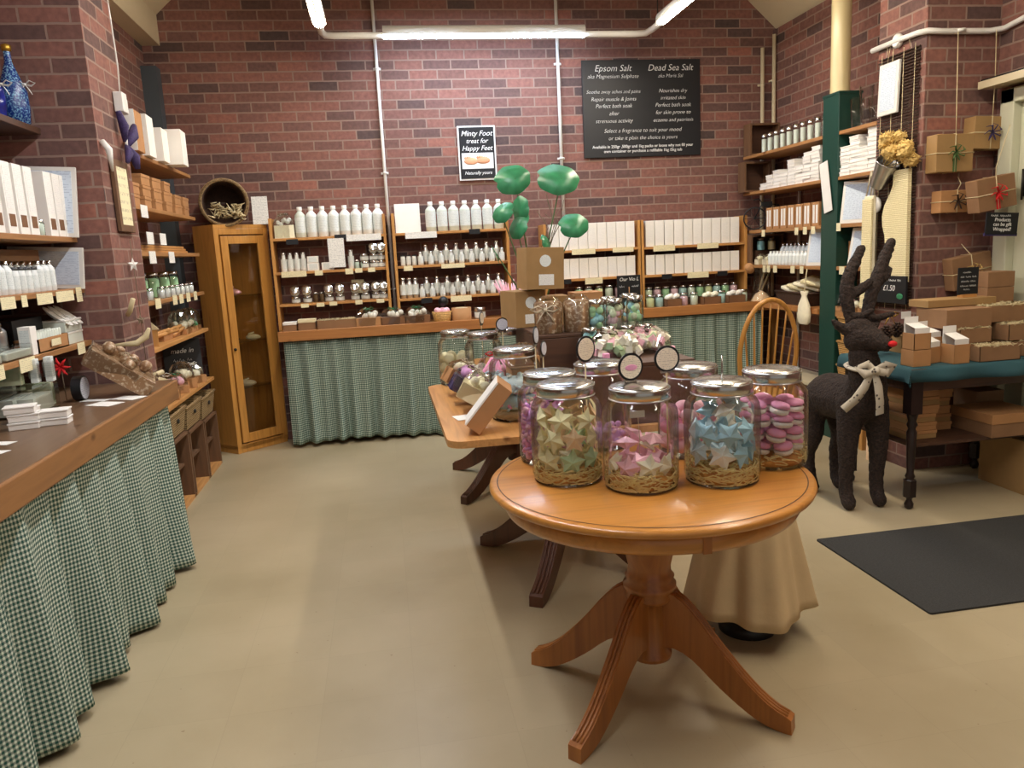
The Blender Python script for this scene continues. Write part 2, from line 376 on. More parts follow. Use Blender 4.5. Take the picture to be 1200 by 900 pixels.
FACE_X = RZ(-pi/2) @ RX(pi/2)                       # text readable from -X side
FACE_XP = RZ(pi/2) @ RX(pi/2)                       # text readable from +X side

def scribble(parent, M_, w_, h_, seed=1, r_=.0012):
    """a line of handwriting too small to read in the photo: joined loops in word-long runs"""
    q = random.Random(seed); m = MB(); x = -w_/2
    while x < w_/2-h_:
        n = q.randint(3, 6); pts = []
        for k in range(n*3):
            if x > w_/2: break
            pts.append((x, (.5 if k % 3 == 1 else -.1 if k % 3 == 2 else .0)*h_*q.uniform(.6, 1.3), 0)); x += h_*.22
        if len(pts) > 2: m.tube(pts, r_, 4)
        x += h_*.5
    o = m.build('handwriting', 'chalk', parent); o.matrix_local = M_; return o
# ================================================================ ROOM
BY = 6.5
struct('floor', MB().box(-2.2, -2.5, -.1, 4.0, 6.7, 0), 'vinyl')
struct('wall_back', MB().box(-2.2, BY, 0, 4.0, BY+.2, 5.6), 'brick_x')
struct('wall_left', MB().box(-2.1, -2.5, 0, -1.9, 4.2, 3.15), 'brick_y')
struct('wall_left_pier', MB().box(-2.1, 4.14, 0, -1.31, 4.62, 3.15), 'brick_x')
struct('wall_left_alcove', MB().box(-2.1, 4.6, 0, -1.65, BY, 3.15), 'brick_y')
# side face of the pier uses bricks laid the other way
struct('wall_left_pier_side', MB().box(-1.315, 4.141, 0, -1.309, 4.62, 3.15), 'brick_y')
struct('wall_right_far', MB().box(3.45, 4.5, 0, 3.9, BY, 3.2), 'brick_y')
struct('wall_right_pier', MB().box(3.135, 4.14, 0, 3.9, 4.57, 3.2), 'brick_x')
struct('wall_right_pier_side', MB().box(3.13, 4.141, 0, 3.137, 4.569, 3.2), 'brick_y')
struct('wall_right', MB().box(3.60, -2.5, 0, 3.9, 3.1, 3.2).box(3.60, 3.1, 2.22, 3.9, 4.02, 3.2).box(3.60, 4.02, 0, 3.9, 4.14, 3.2), 'brick_y')
# pitched ceiling
cx = .9
c = MB(); 
c.add([(-2.1, -2.5, 3.15), (-1.65, -2.5, 3.3), (-1.65, BY, 3.3), (-2.1, BY, 3.15)], [(0, 1, 2, 3)])
c.box(-2.1, -2.5, 3.12, -1.52, BY, 3.34)
c.add([(-1.52, -2.5, 3.34), (cx, -2.5, 5.5), (cx, BY, 5.5), (-1.52, BY, 3.34), (-1.52, -2.5, 3.44), (cx, -2.5, 5.6), (cx, BY, 5.6), (-1.52, BY, 3.44)], [(0, 3, 2, 1), (4, 5, 6, 7), (0, 1, 5, 4), (3, 7, 6, 2)])
c.add([(3.9, -2.5, 2.84), (cx, -2.5, 5.5), (cx, BY, 5.5), (3.9, BY, 2.84), (3.9, -2.5, 2.94), (cx, -2.5, 5.6), (cx, BY, 5.6), (3.9, BY, 2.94)], [(0, 1, 2, 3), (4, 7, 6, 5), (0, 4, 5, 1), (3, 2, 6, 7)])
struct('ceiling', c, 'cream_paint')
struct('trim_1', MB().box(-1.66, 6.38, 0, -1.54, 6.498, 2.95), 'slate_paint')
# skirting visible on the right wall and by the door
struct('trim_2', MB().box(3.43, 5.0, 0, 3.449, 6.49, .1).box(3.58, 3.98, 0, 3.6, 4.139, .12), 'cream_paint')

# door in the right wall: frame, panelled leaf with panes
d = thing('door_1', 'cream panelled glazed door', 'door', (3.6, 3.98, 0)); del d['category'], d['label']; d['kind'] = 'structure'
MB().box(-.05, -.02, 0, .03, .08, 2.22).box(-.05, -.93, 0, .03, -.85, 2.22).box(-.05, -.93, 2.14, .03, .08, 2.22).build('door_frame', 'door_paint', d, bevel=.006)
lf = MB()
lf.box(.0, -.85, 0, .05, -.72, 2.14).box(0, -.15, 0, .05, -.02, 2.14)
for z0, z1 in ((0, .25), (.78, .92), (1.98, 2.14)): lf.box(0, -.72, z0, .05, -.15, z1)
for z in (1.19, 1.46, 1.73): lf.box(.01, -.72, z-.012, .045, -.15, z+.012)
lf.box(.01, -.45, .92, .045, -.42, 1.98)
leaf = lf.build('door_leaf', 'door_paint', d, bevel=.006)
MB().box(.02, -.72, .25, .035, -.15, .78).build('door_panel', 'door_paint', leaf)
MB().box(.024, -.72, .92, .03, -.15, 1.98).build('door_pane', 'cab_glass', leaf)
MB().box(-.012, -.09, 1.62, .002, -.07, 1.75).tube([(-.02, -.08, 1.6), (-.02, -.08, 1.77)], .006).build('door_hinge', 'dark_metal', d)
MB().box(-.012, -.09, .85, .002, -.07, .98).tube([(-.02, -.08, .83), (-.02, -.08, 1.0)], .006).build('door_hinge', 'dark_metal', d)
MB().box(-.16, -.95, 2.24, 0, .12, 2.27).box(-.165, -.95, 2.235, -.15, .12, 2.275).build('door_canopy', 'cream_paint', d)
MB().box(-.155, -.94, 2.272, -.01, .11, 2.285).build('door_canopy_lead', 'dark_metal', d)
# outside daylight is beyond the pane: closed by a plain porch wall
struct('wall_porch', MB().box(3.98, 2.8, 0, 4.02, 4.3, 2.6), 'cream_paint')

def conduit(name, pts, r, mat, label, brackets=()):
    t = thing(name, label, 'pipe'); MB().tube(pts, r, 10).build('pipe_run', mat, t)
    for (x, y, z), ax in brackets:
        b = MB()
        if ax == 'y': b.box(x-.03, y-.012, z-.008, x+.03, y+.0, z+.008).tube([(x, y-.026, z-.007), (x, y-.026, z+.007)], r+.006, 10)
        else: b.box(x, y-.01, z-.035, x+.012, y+.01, z+.035).ball((x-.004, y, z+.035), .01, 8, 5).ball((x-.004, y, z-.035), .01, 8, 5)
        b.build('pipe_clip', mat, t)
    return t
conduit('cable_conduit', [(.085, 6.478, 3.9), (.085, 6.478, .93)], .013, 'white_plastic', 'white vertical conduit on back wall, left of the small foot sign', [((.085, 6.5, z), 'y') for z in (2.93, 2.13, 1.2)])
conduit('cable_conduit', [(1.55, 6.478, 3.9), (1.55, 6.478, 1.67)], .013, 'white_plastic', 'white vertical conduit on back wall, beside the large blackboard', [((1.55, 6.5, z), 'y') for z in (2.95, 2.2)])
conduit('wall_pipe', [(3.33, 6.45, 3.05), (3.33, 6.45, .95)], .016, 'cream_paint', 'thin cream pipe in the back right corner, nearer the blackboard', [((3.33, 6.48, z), 'y') for z in (2.75,)])
conduit('wall_pipe', [(3.42, 6.42, 3.15), (3.42, 6.42, .95)], .016, 'cream_paint', 'thin cream pipe in the back right corner, nearer the green post', [((3.42, 6.46, z), 'y') for z in (2.78,)])
conduit('wall_pipe', [(3.43, 6.0, 2.1), (3.43, 6.0, .1)], .012, 'white_plastic', 'thin white pipe behind the shelves of white bottles on right wall')
t = conduit('cable_conduit', [(3.105, 4.6, 2.57), (3.105, 4.35, 2.57), (3.105, 4.18, 2.565), (3.12, 4.12, 2.56), (3.2, 4.115, 2.555), (3.5, 4.115, 2.555), (3.57, 4.08, 2.56), (3.585, 3.9, 2.59), (3.585, 3.4, 2.62)], .016, 'white_plastic', 'white conduit running round the right brick pier above parcels', [((3.31, 4.12, 2.555), 'y')])
MB().lathe([(.035, 0), (.04, .005), (.04, .022), (.03, .03)], 20, M=T(3.125, 4.37, 2.57) @ RY(-pi/2)).build('junction_box', 'white_plastic', t)
# column casing, with pipe above
t = thing('column_casing', 'dark green boxed casing between the right wall shelves', 'column', (3.13, 4.985, 0))
MB().box(0, 0, 0, .17, .195, 2.41).build('casing', 'green_paint', t, bevel=.004)
MB().box(-.004, -.004, 2.395, .174, .2, 2.412).build('cap', 'green_paint', t)
t = thing('drain_pipe', 'thick glossy cream pipe rising above the green casing', 'pipe', (3.2, 5.09, 2.412))
MB().lathe([(.064, 0), (.064, 1.0)], 28).build('pipe_run', 'pipe_cream', t)

# ================================================================ LIGHTS (suspended tube frame)
t = thing('tube_light_frame', 'suspended pipe frame with glowing light tubes on three sides', 'ceiling light')
P = [(-.29, .5, 3.05), (-.29, 5.9, 3.05), (-.27, 5.98, 3.05), (-.21, 6.0, 3.05), (2.05, 6.0, 3.05), (2.13, 5.98, 3.05), (2.16, 5.9, 3.06), (2.16, .5, 3.06)]
MB().tube(P, .024, 12).build('pipe_frame', 'white_plastic', t)
def lamp(p, q, mat, r=.03):
    """tube with an opaque housing on top: it throws its light down and sideways"""
    p, q = Vector(p), Vector(q); d_ = (q-p).normalized(); sd = d_.cross(Vector((0, 0, 1)))
    def half(a0, a1, rr, dz=0):
        m = MB(); n = 10; pts = [(rr*cos(a0+(a1-a0)*k/n), rr*sin(a0+(a1-a0)*k/n)+dz) for k in range(n+1)]
        for e in (p, q): m.v += [tuple(e+sd*x+Vector((0, 0, z))) for x, z in pts]
        m.f = [(k, k+1, n+2+k, n+1+k) for k in range(n)]+[(n, 0, n+1, 2*n+1), tuple(range(n+1)), tuple(range(2*n+1, n, -1))]; m.sm = [True]*n+[False]*3; return m
    e0, e1 = p+sd*.046, q-sd*.046; MB().box(min(e0.x, e1.x, (p-sd*.046).x), min(e0.y, e1.y, (p-sd*.046).y), p.z+.0, max(e1.x, e0.x, (p-sd*.046).x), max(e1.y, e0.y, (p-sd*.046).y), p.z+.004).build('added_light_baffle', 'white_plastic', t)  # plate added to keep light off the upper wall and thicken the bright bar
    half(R(213), R(327), r*1.5, .022).build('light_tube', mat, t); half(R(-33), R(213), r*1.52, .022).build('tube_housing', 'white_plastic', t)
lamp((.14, 6.0, 3.05), (1.65, 6.0, 3.05), 'tube_cool')
for x, z in ((-.29, 3.05), (2.16, 3.06)):
    for y, m_ in ((5.72, 'tube_warm'), (3.95, 'tube_front' if x < 0 else 'tube_warm'), (2.2, 'tube_front' if x < 0 else 'tube_warm')): lamp((x, y, z), (x, y-1.5, z), m_)
    for y in (.6, 2.1, 5.8): MB().tube([(x, y, z), (x, y, 4.3 if x < 0 else 4.35)], .004, 6).build('hanger_wire', 'dark_metal', t)

# ================================================================ BACK WALL SIGNS
t = thing('blackboard', 'large blackboard about bath salts with white lettering', 'sign', (2.265, 6.478, 2.585))
MB().box(-.515, 0, -.39, .515, .018, .39).build('board', 'black_board', t, bevel=.002)
def bl(s, x, z, size, sh=.25, par=None, off=-.0007): return text('lettering', s, size, T(x, -.002, z) @ FACE_Y, 'chalk', par or t, sh, off=off)
for s, x, z, size in (('Epsom Salt', -.25, .3, .072), ('aka Magnesium Sulphate', -.25, .245, .045), ('Dead Sea Salt', .25, .3, .072), ('aka Maris Sal', .25, .245, .042),
    ('Soothe away aches and pains', -.25, .125, .04), ('Repair muscle & Joints', -.25, .065, .043), ('Perfect bath soak', -.25, .01, .045), ('after', -.25, -.05, .045), ('strenuous activity', -.25, -.11, .045),
    ('Nourishes dry', .27, .125, .043), ('irritated skin', .27, .068, .043), ('Perfect bath soak', .27, .01, .045), ('for skin prone to', .27, -.05, .045), ('eczema and psoriasis', .27, -.11, .042),
    ('Select a fragrance to suit your mood', 0, -.19, .046), ('or take it plain the choice is yours', 0, -.25, .044)): bl(s, x, z, size)
bl('Available in 250gr ,500gr and 1kg packs or loose why not fill your', 0, -.315, .0335, 0, off=.0002); bl('own container or purchase a refillable 1kg /5kg tub', 0, -.352, .0335, 0, off=.0002)
t = thing('foot_sign', 'small dark sign with white border and feet picture', 'sign', (.845, 6.478, 2.265))
MB().box(-.155, .002, -.215, .155, .02, .215).build('sign_border', 'white_card', t); MB().box(-.143, -.002, -.203, .143, .01, .203).build('sign_panel', 'black_board', t)
for s, z, size in (('Minty Foot', .135, .058), ('treat for', .078, .052), ('Happy Feet', .02, .054), ('Naturally yours', -.17, .036)): text('lettering', s, size, T(0, -.004, z) @ FACE_Y, 'chalk', t, .3, off=.0003)
MB().box(-.13, -.005, -.125, .13, -.001, 0).build('picture_panel', 'white_card', t)
ft = MB()
for x, z, a in ((-.055, -.065, .5), (.045, -.06, -.2)):
    ft.ball((x, -.006, z), .045, 12, 8, (1.3, .12, .62)); 
    for k in range(5): ft.ball((x-.045+k*.018, -.006, z+.028-abs(k-1)*.004), .011, 8, 6, (1, .3, 1))
plain('skin_print', (222, 160, 120), .6); ft.build('feet_print', 'skin_print', t)
# ================================================================ shared builders
def curtain(name, p0, p1, z0, z1, mat, label, folds=26, amp=.035, seed=1, flare=.02, side=1):
    rnd = random.Random(seed); p0 = Vector((*p0, 0)); p1 = Vector((*p1, 0)); L = (p1-p0).length; dr = (p1-p0)/L; nm = Vector((dr.y, -dr.x, 0))*side
    nu = int(L/.012); nz = 22; ph = [rnd.uniform(0, 6.28) for _ in range(6)]
    def fold(s, t):
        x = s/L*folds*2*pi; wob = .9*sin(s*2.3+ph[0])+.6*sin(s*5.1+ph[1])+t*.8*sin(s*3.3+ph[4])
        a = sin(x+wob)*.6+sin(x*.53+wob*1.7+ph[2])*.45+sin(x*2.1+ph[3])*.14*(1-t)
        return a*amp*(.28+.72*t)+flare*t
    m = MB(); m.uv = []; arc = 0; prev = None
    for i in range(nu+1):
        s = L*i/nu
        pm = nm*fold(s, .6)+dr*s
        if prev is not None: arc += (pm-prev).length
        prev = pm
        for j in range(nz+1):
            t = 1-j/nz; z = z0+(z1-z0)*j/nz+(.012*sin(s*4+ph[5]) if j == 0 else 0); p = p0+dr*s+nm*fold(s, t)
            m.v.append((p.x, p.y, z)); m.uv.append((arc*1.12, z))
    for i in range(nu):
        for j in range(nz):
            a = i*(nz+1)+j; m.f.append((a, a+nz+1, a+nz+2, a+1)); m.sm.append(True)
    o = m.build(name, mat); sd = o.modifiers.new('cloth', 'SOLIDIFY'); sd.thickness = .0015; sd.offset = -1
    return tag(o, label, 'curtain')
def card(M_, w_, h_, name='price_card', label='', mat='card_print', parent=None, th=.002, group='price cards', cat='price card'):
    o = MB().box(-w_/2, -th, -h_/2, w_/2, 0, h_/2).build(name, mat, parent); o.matrix_local = M_
    if parent is None: tag(o, label, cat, group)
    return o
def mk_bottle(name, label, cat, h, r_, mat='bottle_white', cap='white_plastic', lab='label_print', neck=.38, group=None, shoulder=.8):
    t = thing(name, label, cat, group=group)
    MB().lathe([(r_*.9, 0), (r_, h*.02), (r_, h*shoulder*.9), (r_*.93, h*shoulder*.95), (r_*neck*1.1, h*(shoulder+.07)), (r_*neck, h*(shoulder+.09)), (r_*neck, h*.92)], 14).build('bottle_body', mat, t)
    MB().lathe([(r_*neck*1.25, h*.88), (r_*neck*1.25, h), (0.0, h)], 12).build('cap', cap, t)
    if lab: MB().olathe([(r_*1.015, h*.16), (r_*1.015, h*.66)], 14).build('paper_label', lab, t)
    return t
def mk_tin(name, label, h, r_, group=None):
    t = thing(name, label, 'tin', group=group)
    MB().lathe([(r_*.97, 0), (r_, h*.03), (r_, h*.72)], 16).build('tin_body', 'aluminium', t)
    MB().lathe([(r_*1.04, h*.68), (r_*1.04, h*.97), (r_*.98, h), (0, h)], 16).build('lid', 'steel_lid', t)
    MB().olathe([(r_*1.01, h*.12), (r_*1.01, h*.6)], 16).build('paper_label', 'label_print', t)
    return t
def mk_jar(name, label, h, r_, fill, lid='steel_lid', group=None, cat='jar', seg=14, gl='green_glass'):
    t = thing(name, label, cat, group=group)
    MB().lathe([(r_*.95, 0), (r_, h*.04), (r_, h*.78), (r_*.82, h*.87), (r_*.82, h*.9)], seg).build('glass_body', gl, t)
    MB().lathe([(r_*.86, h*.02), (r_*.9, h*.1), (r_*.9, h*.7), (r_*.5, h*.78), (0, h*.78)], seg).build('contents', fill, t)
    MB().lathe([(r_*.88, h*.87), (r_*.88, h), (0, h)], seg).build('lid', lid, t)
    return t
def mk_box(name, label, w_, d_, h_, mat, cat='box', lid=None, panel=None, group=None, bevel=.002, flip=False, lidh=.3):
    """box standing on z=0, centred in x and y, front on -Y"""
    t = thing(name, label, cat, group=group)
    MB().box(-w_/2, -d_/2, 0, w_/2, d_/2, h_*(1-lidh if lid else 1)).build('box_body', mat, t, bevel=bevel)
    if lid: MB().box(-w_/2-.003, -d_/2-.003, h_*(1-lidh), w_/2+.003, d_/2+.003, h_).build('lid', lid, t, bevel=bevel)
    if panel: MB().box(-w_*.36, -d_/2-.0012, h_*.12, w_*.36, -d_/2, h_*.88).build('printed_panel', panel, t)
    return t
def bow(parent, c, s, mat, M_=None, tails=True):
    b = MB()
    for k in range(2):
        sg = 1 if k else -1
        b.tube([(c[0], c[1], c[2]), (c[0]+sg*s*.5, c[1]-s*.12, c[2]+s*.35), (c[0]+sg*s, c[1]-s*.1, c[2]+s*.1), (c[0]+sg*s*.6, c[1]-s*.02, c[2]-s*.15), (c[0], c[1], c[2])], s*.1, 5, flat=.5)
        if tails: b.tube([(c[0], c[1], c[2]), (c[0]+sg*s*.35, c[1]-s*.05, c[2]-s*.5), (c[0]+sg*s*.6, c[1]-s*.02, c[2]-s*1.0)], s*.08, 5, flat=.5)
    b.ball((c[0], c[1]-s*.05, c[2]), s*.15, 8, 6); return b.build('bow', mat, parent)
def cello_gift(name, label, w_, d_, h_, base='kraft', fill='bomb_cream', ribbon='twig', seed=1, hero=None, group=None, tray=.35):
    """gift tray or basket wrapped in clear film, with filling and a bow"""
    rnd = random.Random(seed); t = thing(name, label, 'gift pack', group=group)
    MB().box(-w_/2, -d_/2, 0, w_/2, d_/2, h_*tray).build('tray', base, t, bevel=.002)
    c = MB()
    for k in range(8): c.ball((rnd.uniform(-.32, .32)*w_, rnd.uniform(-.3, .3)*d_, h_*(tray+rnd.uniform(.02, .22))), min(w_, d_)*.17, 8, 6)
    c.build('contents', fill, t)
    f = MB(); n = 10; vs = []
    for j, (q, z) in enumerate(((1.02, .02), (1.04, tray+.1), (.92, .7), (.7, .86), (.4, .93), (.2, .95))):
        for k in range(n):
            a = 2*pi*k/n+pi/4; e = max(abs(cos(a)), abs(sin(a)))**-1*.98
            e = e if j < 3 else 1+(e-1)*.5
            vs.append((cos(a)*e*w_/2*q*(1+rnd.uniform(-.04, .04)), sin(a)*e*d_/2*q*(1+rnd.uniform(-.04, .04)), h_*z*(1+rnd.uniform(-.03, .03))))
    fs = [(j*n+k, j*n+(k+1) % n, (j+1)*n+(k+1) % n, (j+1)*n+k) for j in range(5) for k in range(n)]+[tuple(range(5*n, 6*n))]
    f.add(vs, fs, False); f.build('clear_wrap', 'cello', t)
    bow(t, (0, -d_*.2, h_*.92), min(w_, h_)*.28, ribbon)
    return t

# ================================================================ LEFT WORKTOP
t = thing('worktop', 'long dark wooden worktop along the left wall', 'worktop', (-1.5, 2.4, .83))
MB().box(-.395, -1.7, .045, .41, 1.735, .07).build('top_board', 'worktop_wood', t, bevel=.003)
MB().box(.37, -1.7, -.03, .42, 1.735, .068).build('front_board', 'worktop_edge', t, bevel=.006)
MB().box(-.39, 1.70, -.03, .37, 1.735, .045).build('end_board', 'worktop_edge', t)
for x, y in ((-.37, .62), (-.37, -1.58), (.3, 1.64)): MB().box(x-.02, y-.02, -.83, x+.02, y+.02, .045).build('support', 'worktop_edge', t)
curtain('gingham_curtain', (-1.12, .75), (-1.12, 4.02), .025, .8, 'gingham', 'large green gingham curtain hanging below the left worktop', 15, .075, 3, .03)

def shelf_thing(name, label, x0, y0, x1, y1, z, th=.025, mat='shelf_y', bracket=None):
    t = thing(name, label, 'shelf', ((x0+x1)/2, (y0+y1)/2, z-th)); a, b = (x1-x0)/2, (y1-y0)/2
    MB().box(-a, -b, 0, a, b, th).build('board', mat, t, bevel=.003)
    if bracket:
        for q in bracket:
            m = MB()
            if bracket is not None and x1-x0 < y1-y0:
                s = -1 if q[0] == 'r' else 1; X0 = -a if s == 1 else a; y = q[1]-(y0+y1)/2
                m.box(min(X0, X0+s*a*1.5), y-.012, -.02, max(X0, X0+s*a*1.5), y+.012, 0).box(min(X0, X0+s*.02), y-.012, -.14, max(X0, X0+s*.02), y+.012, 0)
            m.build('bracket', 'dark_metal', t)
    return t
SHL = {}
for z, w_ in ((1.635, 'top'), (1.39, 'middle'), (1.13, 'lowest')):
    shelf_thing('wall_shelf', w_+' wooden shelf on left wall above the worktop', -1.9, 1.4, -1.46, 4.135, z, bracket=[('l', 2.0), ('l', 3.3)])
shelf_thing('wall_shelf', 'small dark shelf holding blue bottles high on left wall', -1.9, 3.5, -1.55, 4.13, 2.15, .03, 'dark_wood')
# blue bottle vases
def blue_bottle(loc, h, label, mat, stop):
    t = thing('glass_bottle', label, 'bottle', loc)
    MB().lathe([(.04, 0), (.055, .01), (.062, h*.2), (.06, h*.42), (.035, h*.62), (.016, h*.78), (.014, h*.92)], 16).build('bottle_body', mat, t)
    MB().lathe([(.012, h*.9), (.02, h*.92), (.022, h*.98), (.01, h), (0, h)], 12).build('stopper', stop, t)
    bow(t, (.06, -.01, h*.5), .045, 'white_plastic')
blue_bottle((-1.66, 3.92, 2.15), .31, 'dark blue glass bottle with silver bow, leftmost on the high shelf', 'blue_glass', 'gold')
two_tone('sequin_blue', (20, 50, 120), (120, 170, 200), 120, .5, .62, .25, tex='noise')
blue_bottle((-1.615, 4.05, 2.15), .36, 'sequinned blue bottle with gold stopper beside the brick pier', 'sequin_blue', 'gold')

# top shelf: tall white boxes leaning, framed notice
pb = thing('tall_box', '', 'box')
MB().box(-.035, -.04, 0, .035, .04, .29).build('box_body', 'white_box', pb, bevel=.002); MB().box(.035, -.026, .03, .0362, .026, .08).build('window', 'kraft_brown', pb); MB().box(.035, -.03, .1, .0362, .03, .27).build('printed_panel', 'box_print', pb)
pb = Proto(pb)
for i, y in enumerate((3.40, 3.515, 3.62, 3.72, 3.92, 4.015, 4.1)):
    pb.put((-1.51, y, 1.635), 0, ORD[i].capitalize()+' tall white box counted from left on the top left shelf' if i else 'Leftmost tall white box with brown window on the top left shelf', 'tall white boxes on the top left shelf')
t = thing('framed_notice', 'blue notice in white frame behind tall boxes on top left shelf', 'frame', (-1.6, 4.07, 1.64), rot=(R(-6), R(3), 0))
MB().box(-.17, 0, 0, .17, .015, .335).build('frame', 'white_plastic', t, bevel=.003); MB().box(-.15, -.002, .02, .15, .001, .315).build('notice', 'notice_blue', t)
mk_jar('cream_jar', 'tiny white jar standing between tall boxes on top left shelf', .07, .02, 'white_box').location = (-1.49, 3.8, 1.635)
# middle shelf: rows of small bottles
pbt = Proto(mk_bottle('small_bottle', '', 'bottle', .135, .021, cap='steel_lid')); k = 0
for row, x in enumerate((-1.5, -1.56, -1.62)):
    for i in range(12):
        y = 3.2+i*.06
        if row == 0 and 5 <= i <= 8: continue
        if y > 3.92 and row: continue
        pbt.put((x, y, 1.39), 0, ('%s bottle from left in the %s row on the middle left shelf' % (ORD[i] if i else 'first', ('front', 'second', 'third')[row])), 'small white bottles on the middle left shelf'); k += 1
pdk = Proto(mk_bottle('dark_capped_bottle', '', 'bottle', .11, .02, cap='black_frame', neck=.8))
for i in range(4): pdk.put((-1.5, 3.5+i*.06, 1.39), 0, nth(i).capitalize()+' of four black capped bottles on the middle left shelf', 'black capped bottles')
t = thing('framed_notice', 'white framed notice tilted beside bottles on middle left shelf', 'frame', (-1.6, 4.08, 1.395), rot=(R(-4), R(4), 0))
MB().box(-.18, 0, 0, .16, .015, .2).build('frame', 'white_plastic', t, bevel=.003); MB().box(-.16, -.002, .02, .14, .001, .18).build('notice', 'notice_blue', t)
t = mk_box('flat_box', 'flat kraft box lying behind bottles on the middle left shelf', .22, .4, .05, 'kraft_dark'); t.location = (-1.72, 3.85, 1.53); 
MB().box(-.1, -.18, -.14, -.06, .18, 0).box(.06, -.18, -.14, .1, .18, 0).build('riser', 'kraft_dark', t)
# lowest shelf: tray with vials, dishes, silver bottles
t = thing('vial_tray', 'kraft tray holding a row of clear vials on lowest left shelf', 'tray', (-1.52, 3.72, 1.13))
MB().box(-.05, -.16, 0, .05, .16, .006).box(.044, -.16, 0, .05, .16, .06).box(-.05, -.16, 0, -.044, .16, .06).box(-.05, -.16, 0, .05, -.154, .06).box(-.05, .154, 0, .05, .16, .06).build('tray_box', 'kraft', t)
v = MB()
for i in range(12):
    for x in (-.02, .02): v.lathe([(.009, .006), (.009, .085), (.006, .09), (0, .09)], 8, (x, -.14+i*.0255, 0))
o = v.build('vials', 'bottle_clear', t); o['kind'] = 'stuff'
card(T(-1.463, 3.72, 1.165) @ RZ(pi/2), .1, .03, label='yellow price card on the front of kraft vial tray')
t = mk_box('display_box', 'black flat display box behind the vial tray', .16, .3, .06, 'black_board'); t.location = (-1.66, 3.75, 1.13)
t.scale = (1, 1, 2.4)
for i in range(3):
    t = thing('soap_dish', nth(i).capitalize()+' of three white oval dishes tilted on lowest left shelf', 'dish', (-1.53, 3.93+i*.06, 1.255), rot=(0, R(38), 0), group='white oval dishes')
    MB().lathe([(0, 0), (.03, 0), (.05, .012), (.052, .016), (.045, .012), (0, .006)], 20, sx=1.5, sy=.75).build('dish', 'white_plastic', t)
for i in range(2):
    t = mk_box('clear_tub', ('lower', 'upper')[i]+' clear tub stacked under white dishes on lowest left shelf', .11, .2, .058, 'bottle_clear', 'tub', lid='white_plastic', lidh=.15); t.location = (-1.54, 4.0, 1.13+i*.06)
pm = Proto(mk_bottle('silver_bottle', '', 'bottle', .15, .03, mat='aluminium', cap='steel_lid', lab=None))
for i, y in enumerate((3.05, 3.16, 3.27, 3.38, 3.47)): pm.put((-1.58, y, 1.13), 0, nth(i).capitalize()+' of five silver bottles on the lowest left shelf', 'silver bottles on the lowest left shelf')
for i in range(2):
    t = thing('glass_tray', ('front', 'back')[i]+' low glass dish before silver bottles on the lowest left shelf', 'dish', (-1.505, 3.12+i*.26, 1.131))
    MB().box(-.04, -.12, 0, .04, .12, .055).build('dish_wall', 'jar_glass', t, bevel=.01); MB().box(-.034, -.11, .004, .034, .11, .035).build('contents', 'bottle_clear', t, bevel=.006)
mk_box('slim_carton', 'white slim carton standing at end of silver bottle row', .05, .06, .12, 'white_box', panel='label_print').location = (-1.5, 3.54, 1.13)
t = mk_box('wood_block_sign', 'wooden block with blue label high behind the vial tray', .03, .34, .07, 'pine_y', 'sign'); t.location = (-1.86, 3.55, 1.30)
MB().box(.0152, -.08, .012, .017, .1, .058).build('blue_label', 'tag_blue', t)
# price cards on left shelf edges
for i, (y, w_) in enumerate(((3.02, .12), (3.32, .12), (3.46, .05), (3.66, .16), (3.88, .2), (4.05, .07))):
    card(T(-1.458, y, 1.36) @ RZ(pi/2), w_, .048 if i != 5 else .07, label=nth(i).capitalize()+' cream price card on the middle left shelf edge')
for i, (y, w_) in enumerate(((3.1, .2), (3.4, .14), (3.98, .09))):
    card(T(-1.458, y, 1.105) @ RZ(pi/2), w_, .055, label=nth(i).capitalize()+' cream price card on the lowest left shelf edge')

# things on the worktop
def soap(loc, rz, label, d=(.1, .07, .028)):
    t = mk_box('soap_box', label, d[0], d[1], d[2], 'white_box', 'box', lid='white_card', group='small white soap boxes on worktop', lidh=.25, bevel=.003); t.location = loc; t.rotation_euler = (0, 0, rz)
SW = .9
for i, (x, y, z, a) in enumerate(((-1.36, 3.08, 0, .2), (-1.36, 3.085, .03, .22), (-1.37, 3.08, .06, .25), (-1.27, 3.12, 0, .1), (-1.27, 3.12, .03, .15), (-1.5, 2.95, 0, .4), (-1.5, 2.96, .03, .5), (-1.42, 3.22, 0, .2), (-1.42, 3.22, .03, .2))):
    soap((x, y, SW+z), a, ('bottom', 'middle', 'top', 'bottom', 'top', 'bottom', 'top', 'bottom', 'top')[i]+' white soap box in the '+('left', 'left', 'left', 'front right', 'front right', 'far left', 'far left', 'rear', 'rear')[i]+' stack on worktop')
def slab(x, y, rz, w_, h_, label, mat='paper_print', z=SW+.001):
    o = MB().box(-w_/2, -h_/2, 0, w_/2, h_/2, .0012).build('paper_card', mat); o.location = (x, y, z); o.rotation_euler = (0, 0, rz); tag(o, label, 'card')
for x, y, a, w_, h_, l in ((-1.22, 3.5, -.5, .13, .09, 'white card lying flat on the worktop, middle of the pair'), (-1.16, 3.62, -.5, .13, .09, 'white card lying flat nearest tilted gift box on worktop'), (-1.3, 3.62, -.3, .12, .05, 'thin cream card lying behind two white cards'), (-1.33, 2.82, -.3, .08, .05, 'cream card lying flat by the wooden rack'), (-1.29, 2.68, -.3, .08, .05, 'small cream card nearest the worktop edge'), (-1.46, 2.86, -.3, .13, .09, 'white paper lying flat left of the cream cards')): slab(x, y, a, w_, h_, l)
t = thing('wooden_rack', 'small slatted wooden soap rack at the left end of worktop', 'rack', (-1.5, 2.72, SW), .3)
for k in range(6): MB().box(-.1+k*.035, -.08, .03, -.075+k*.035, .08, .042).build('slat', 'pine_y', t)
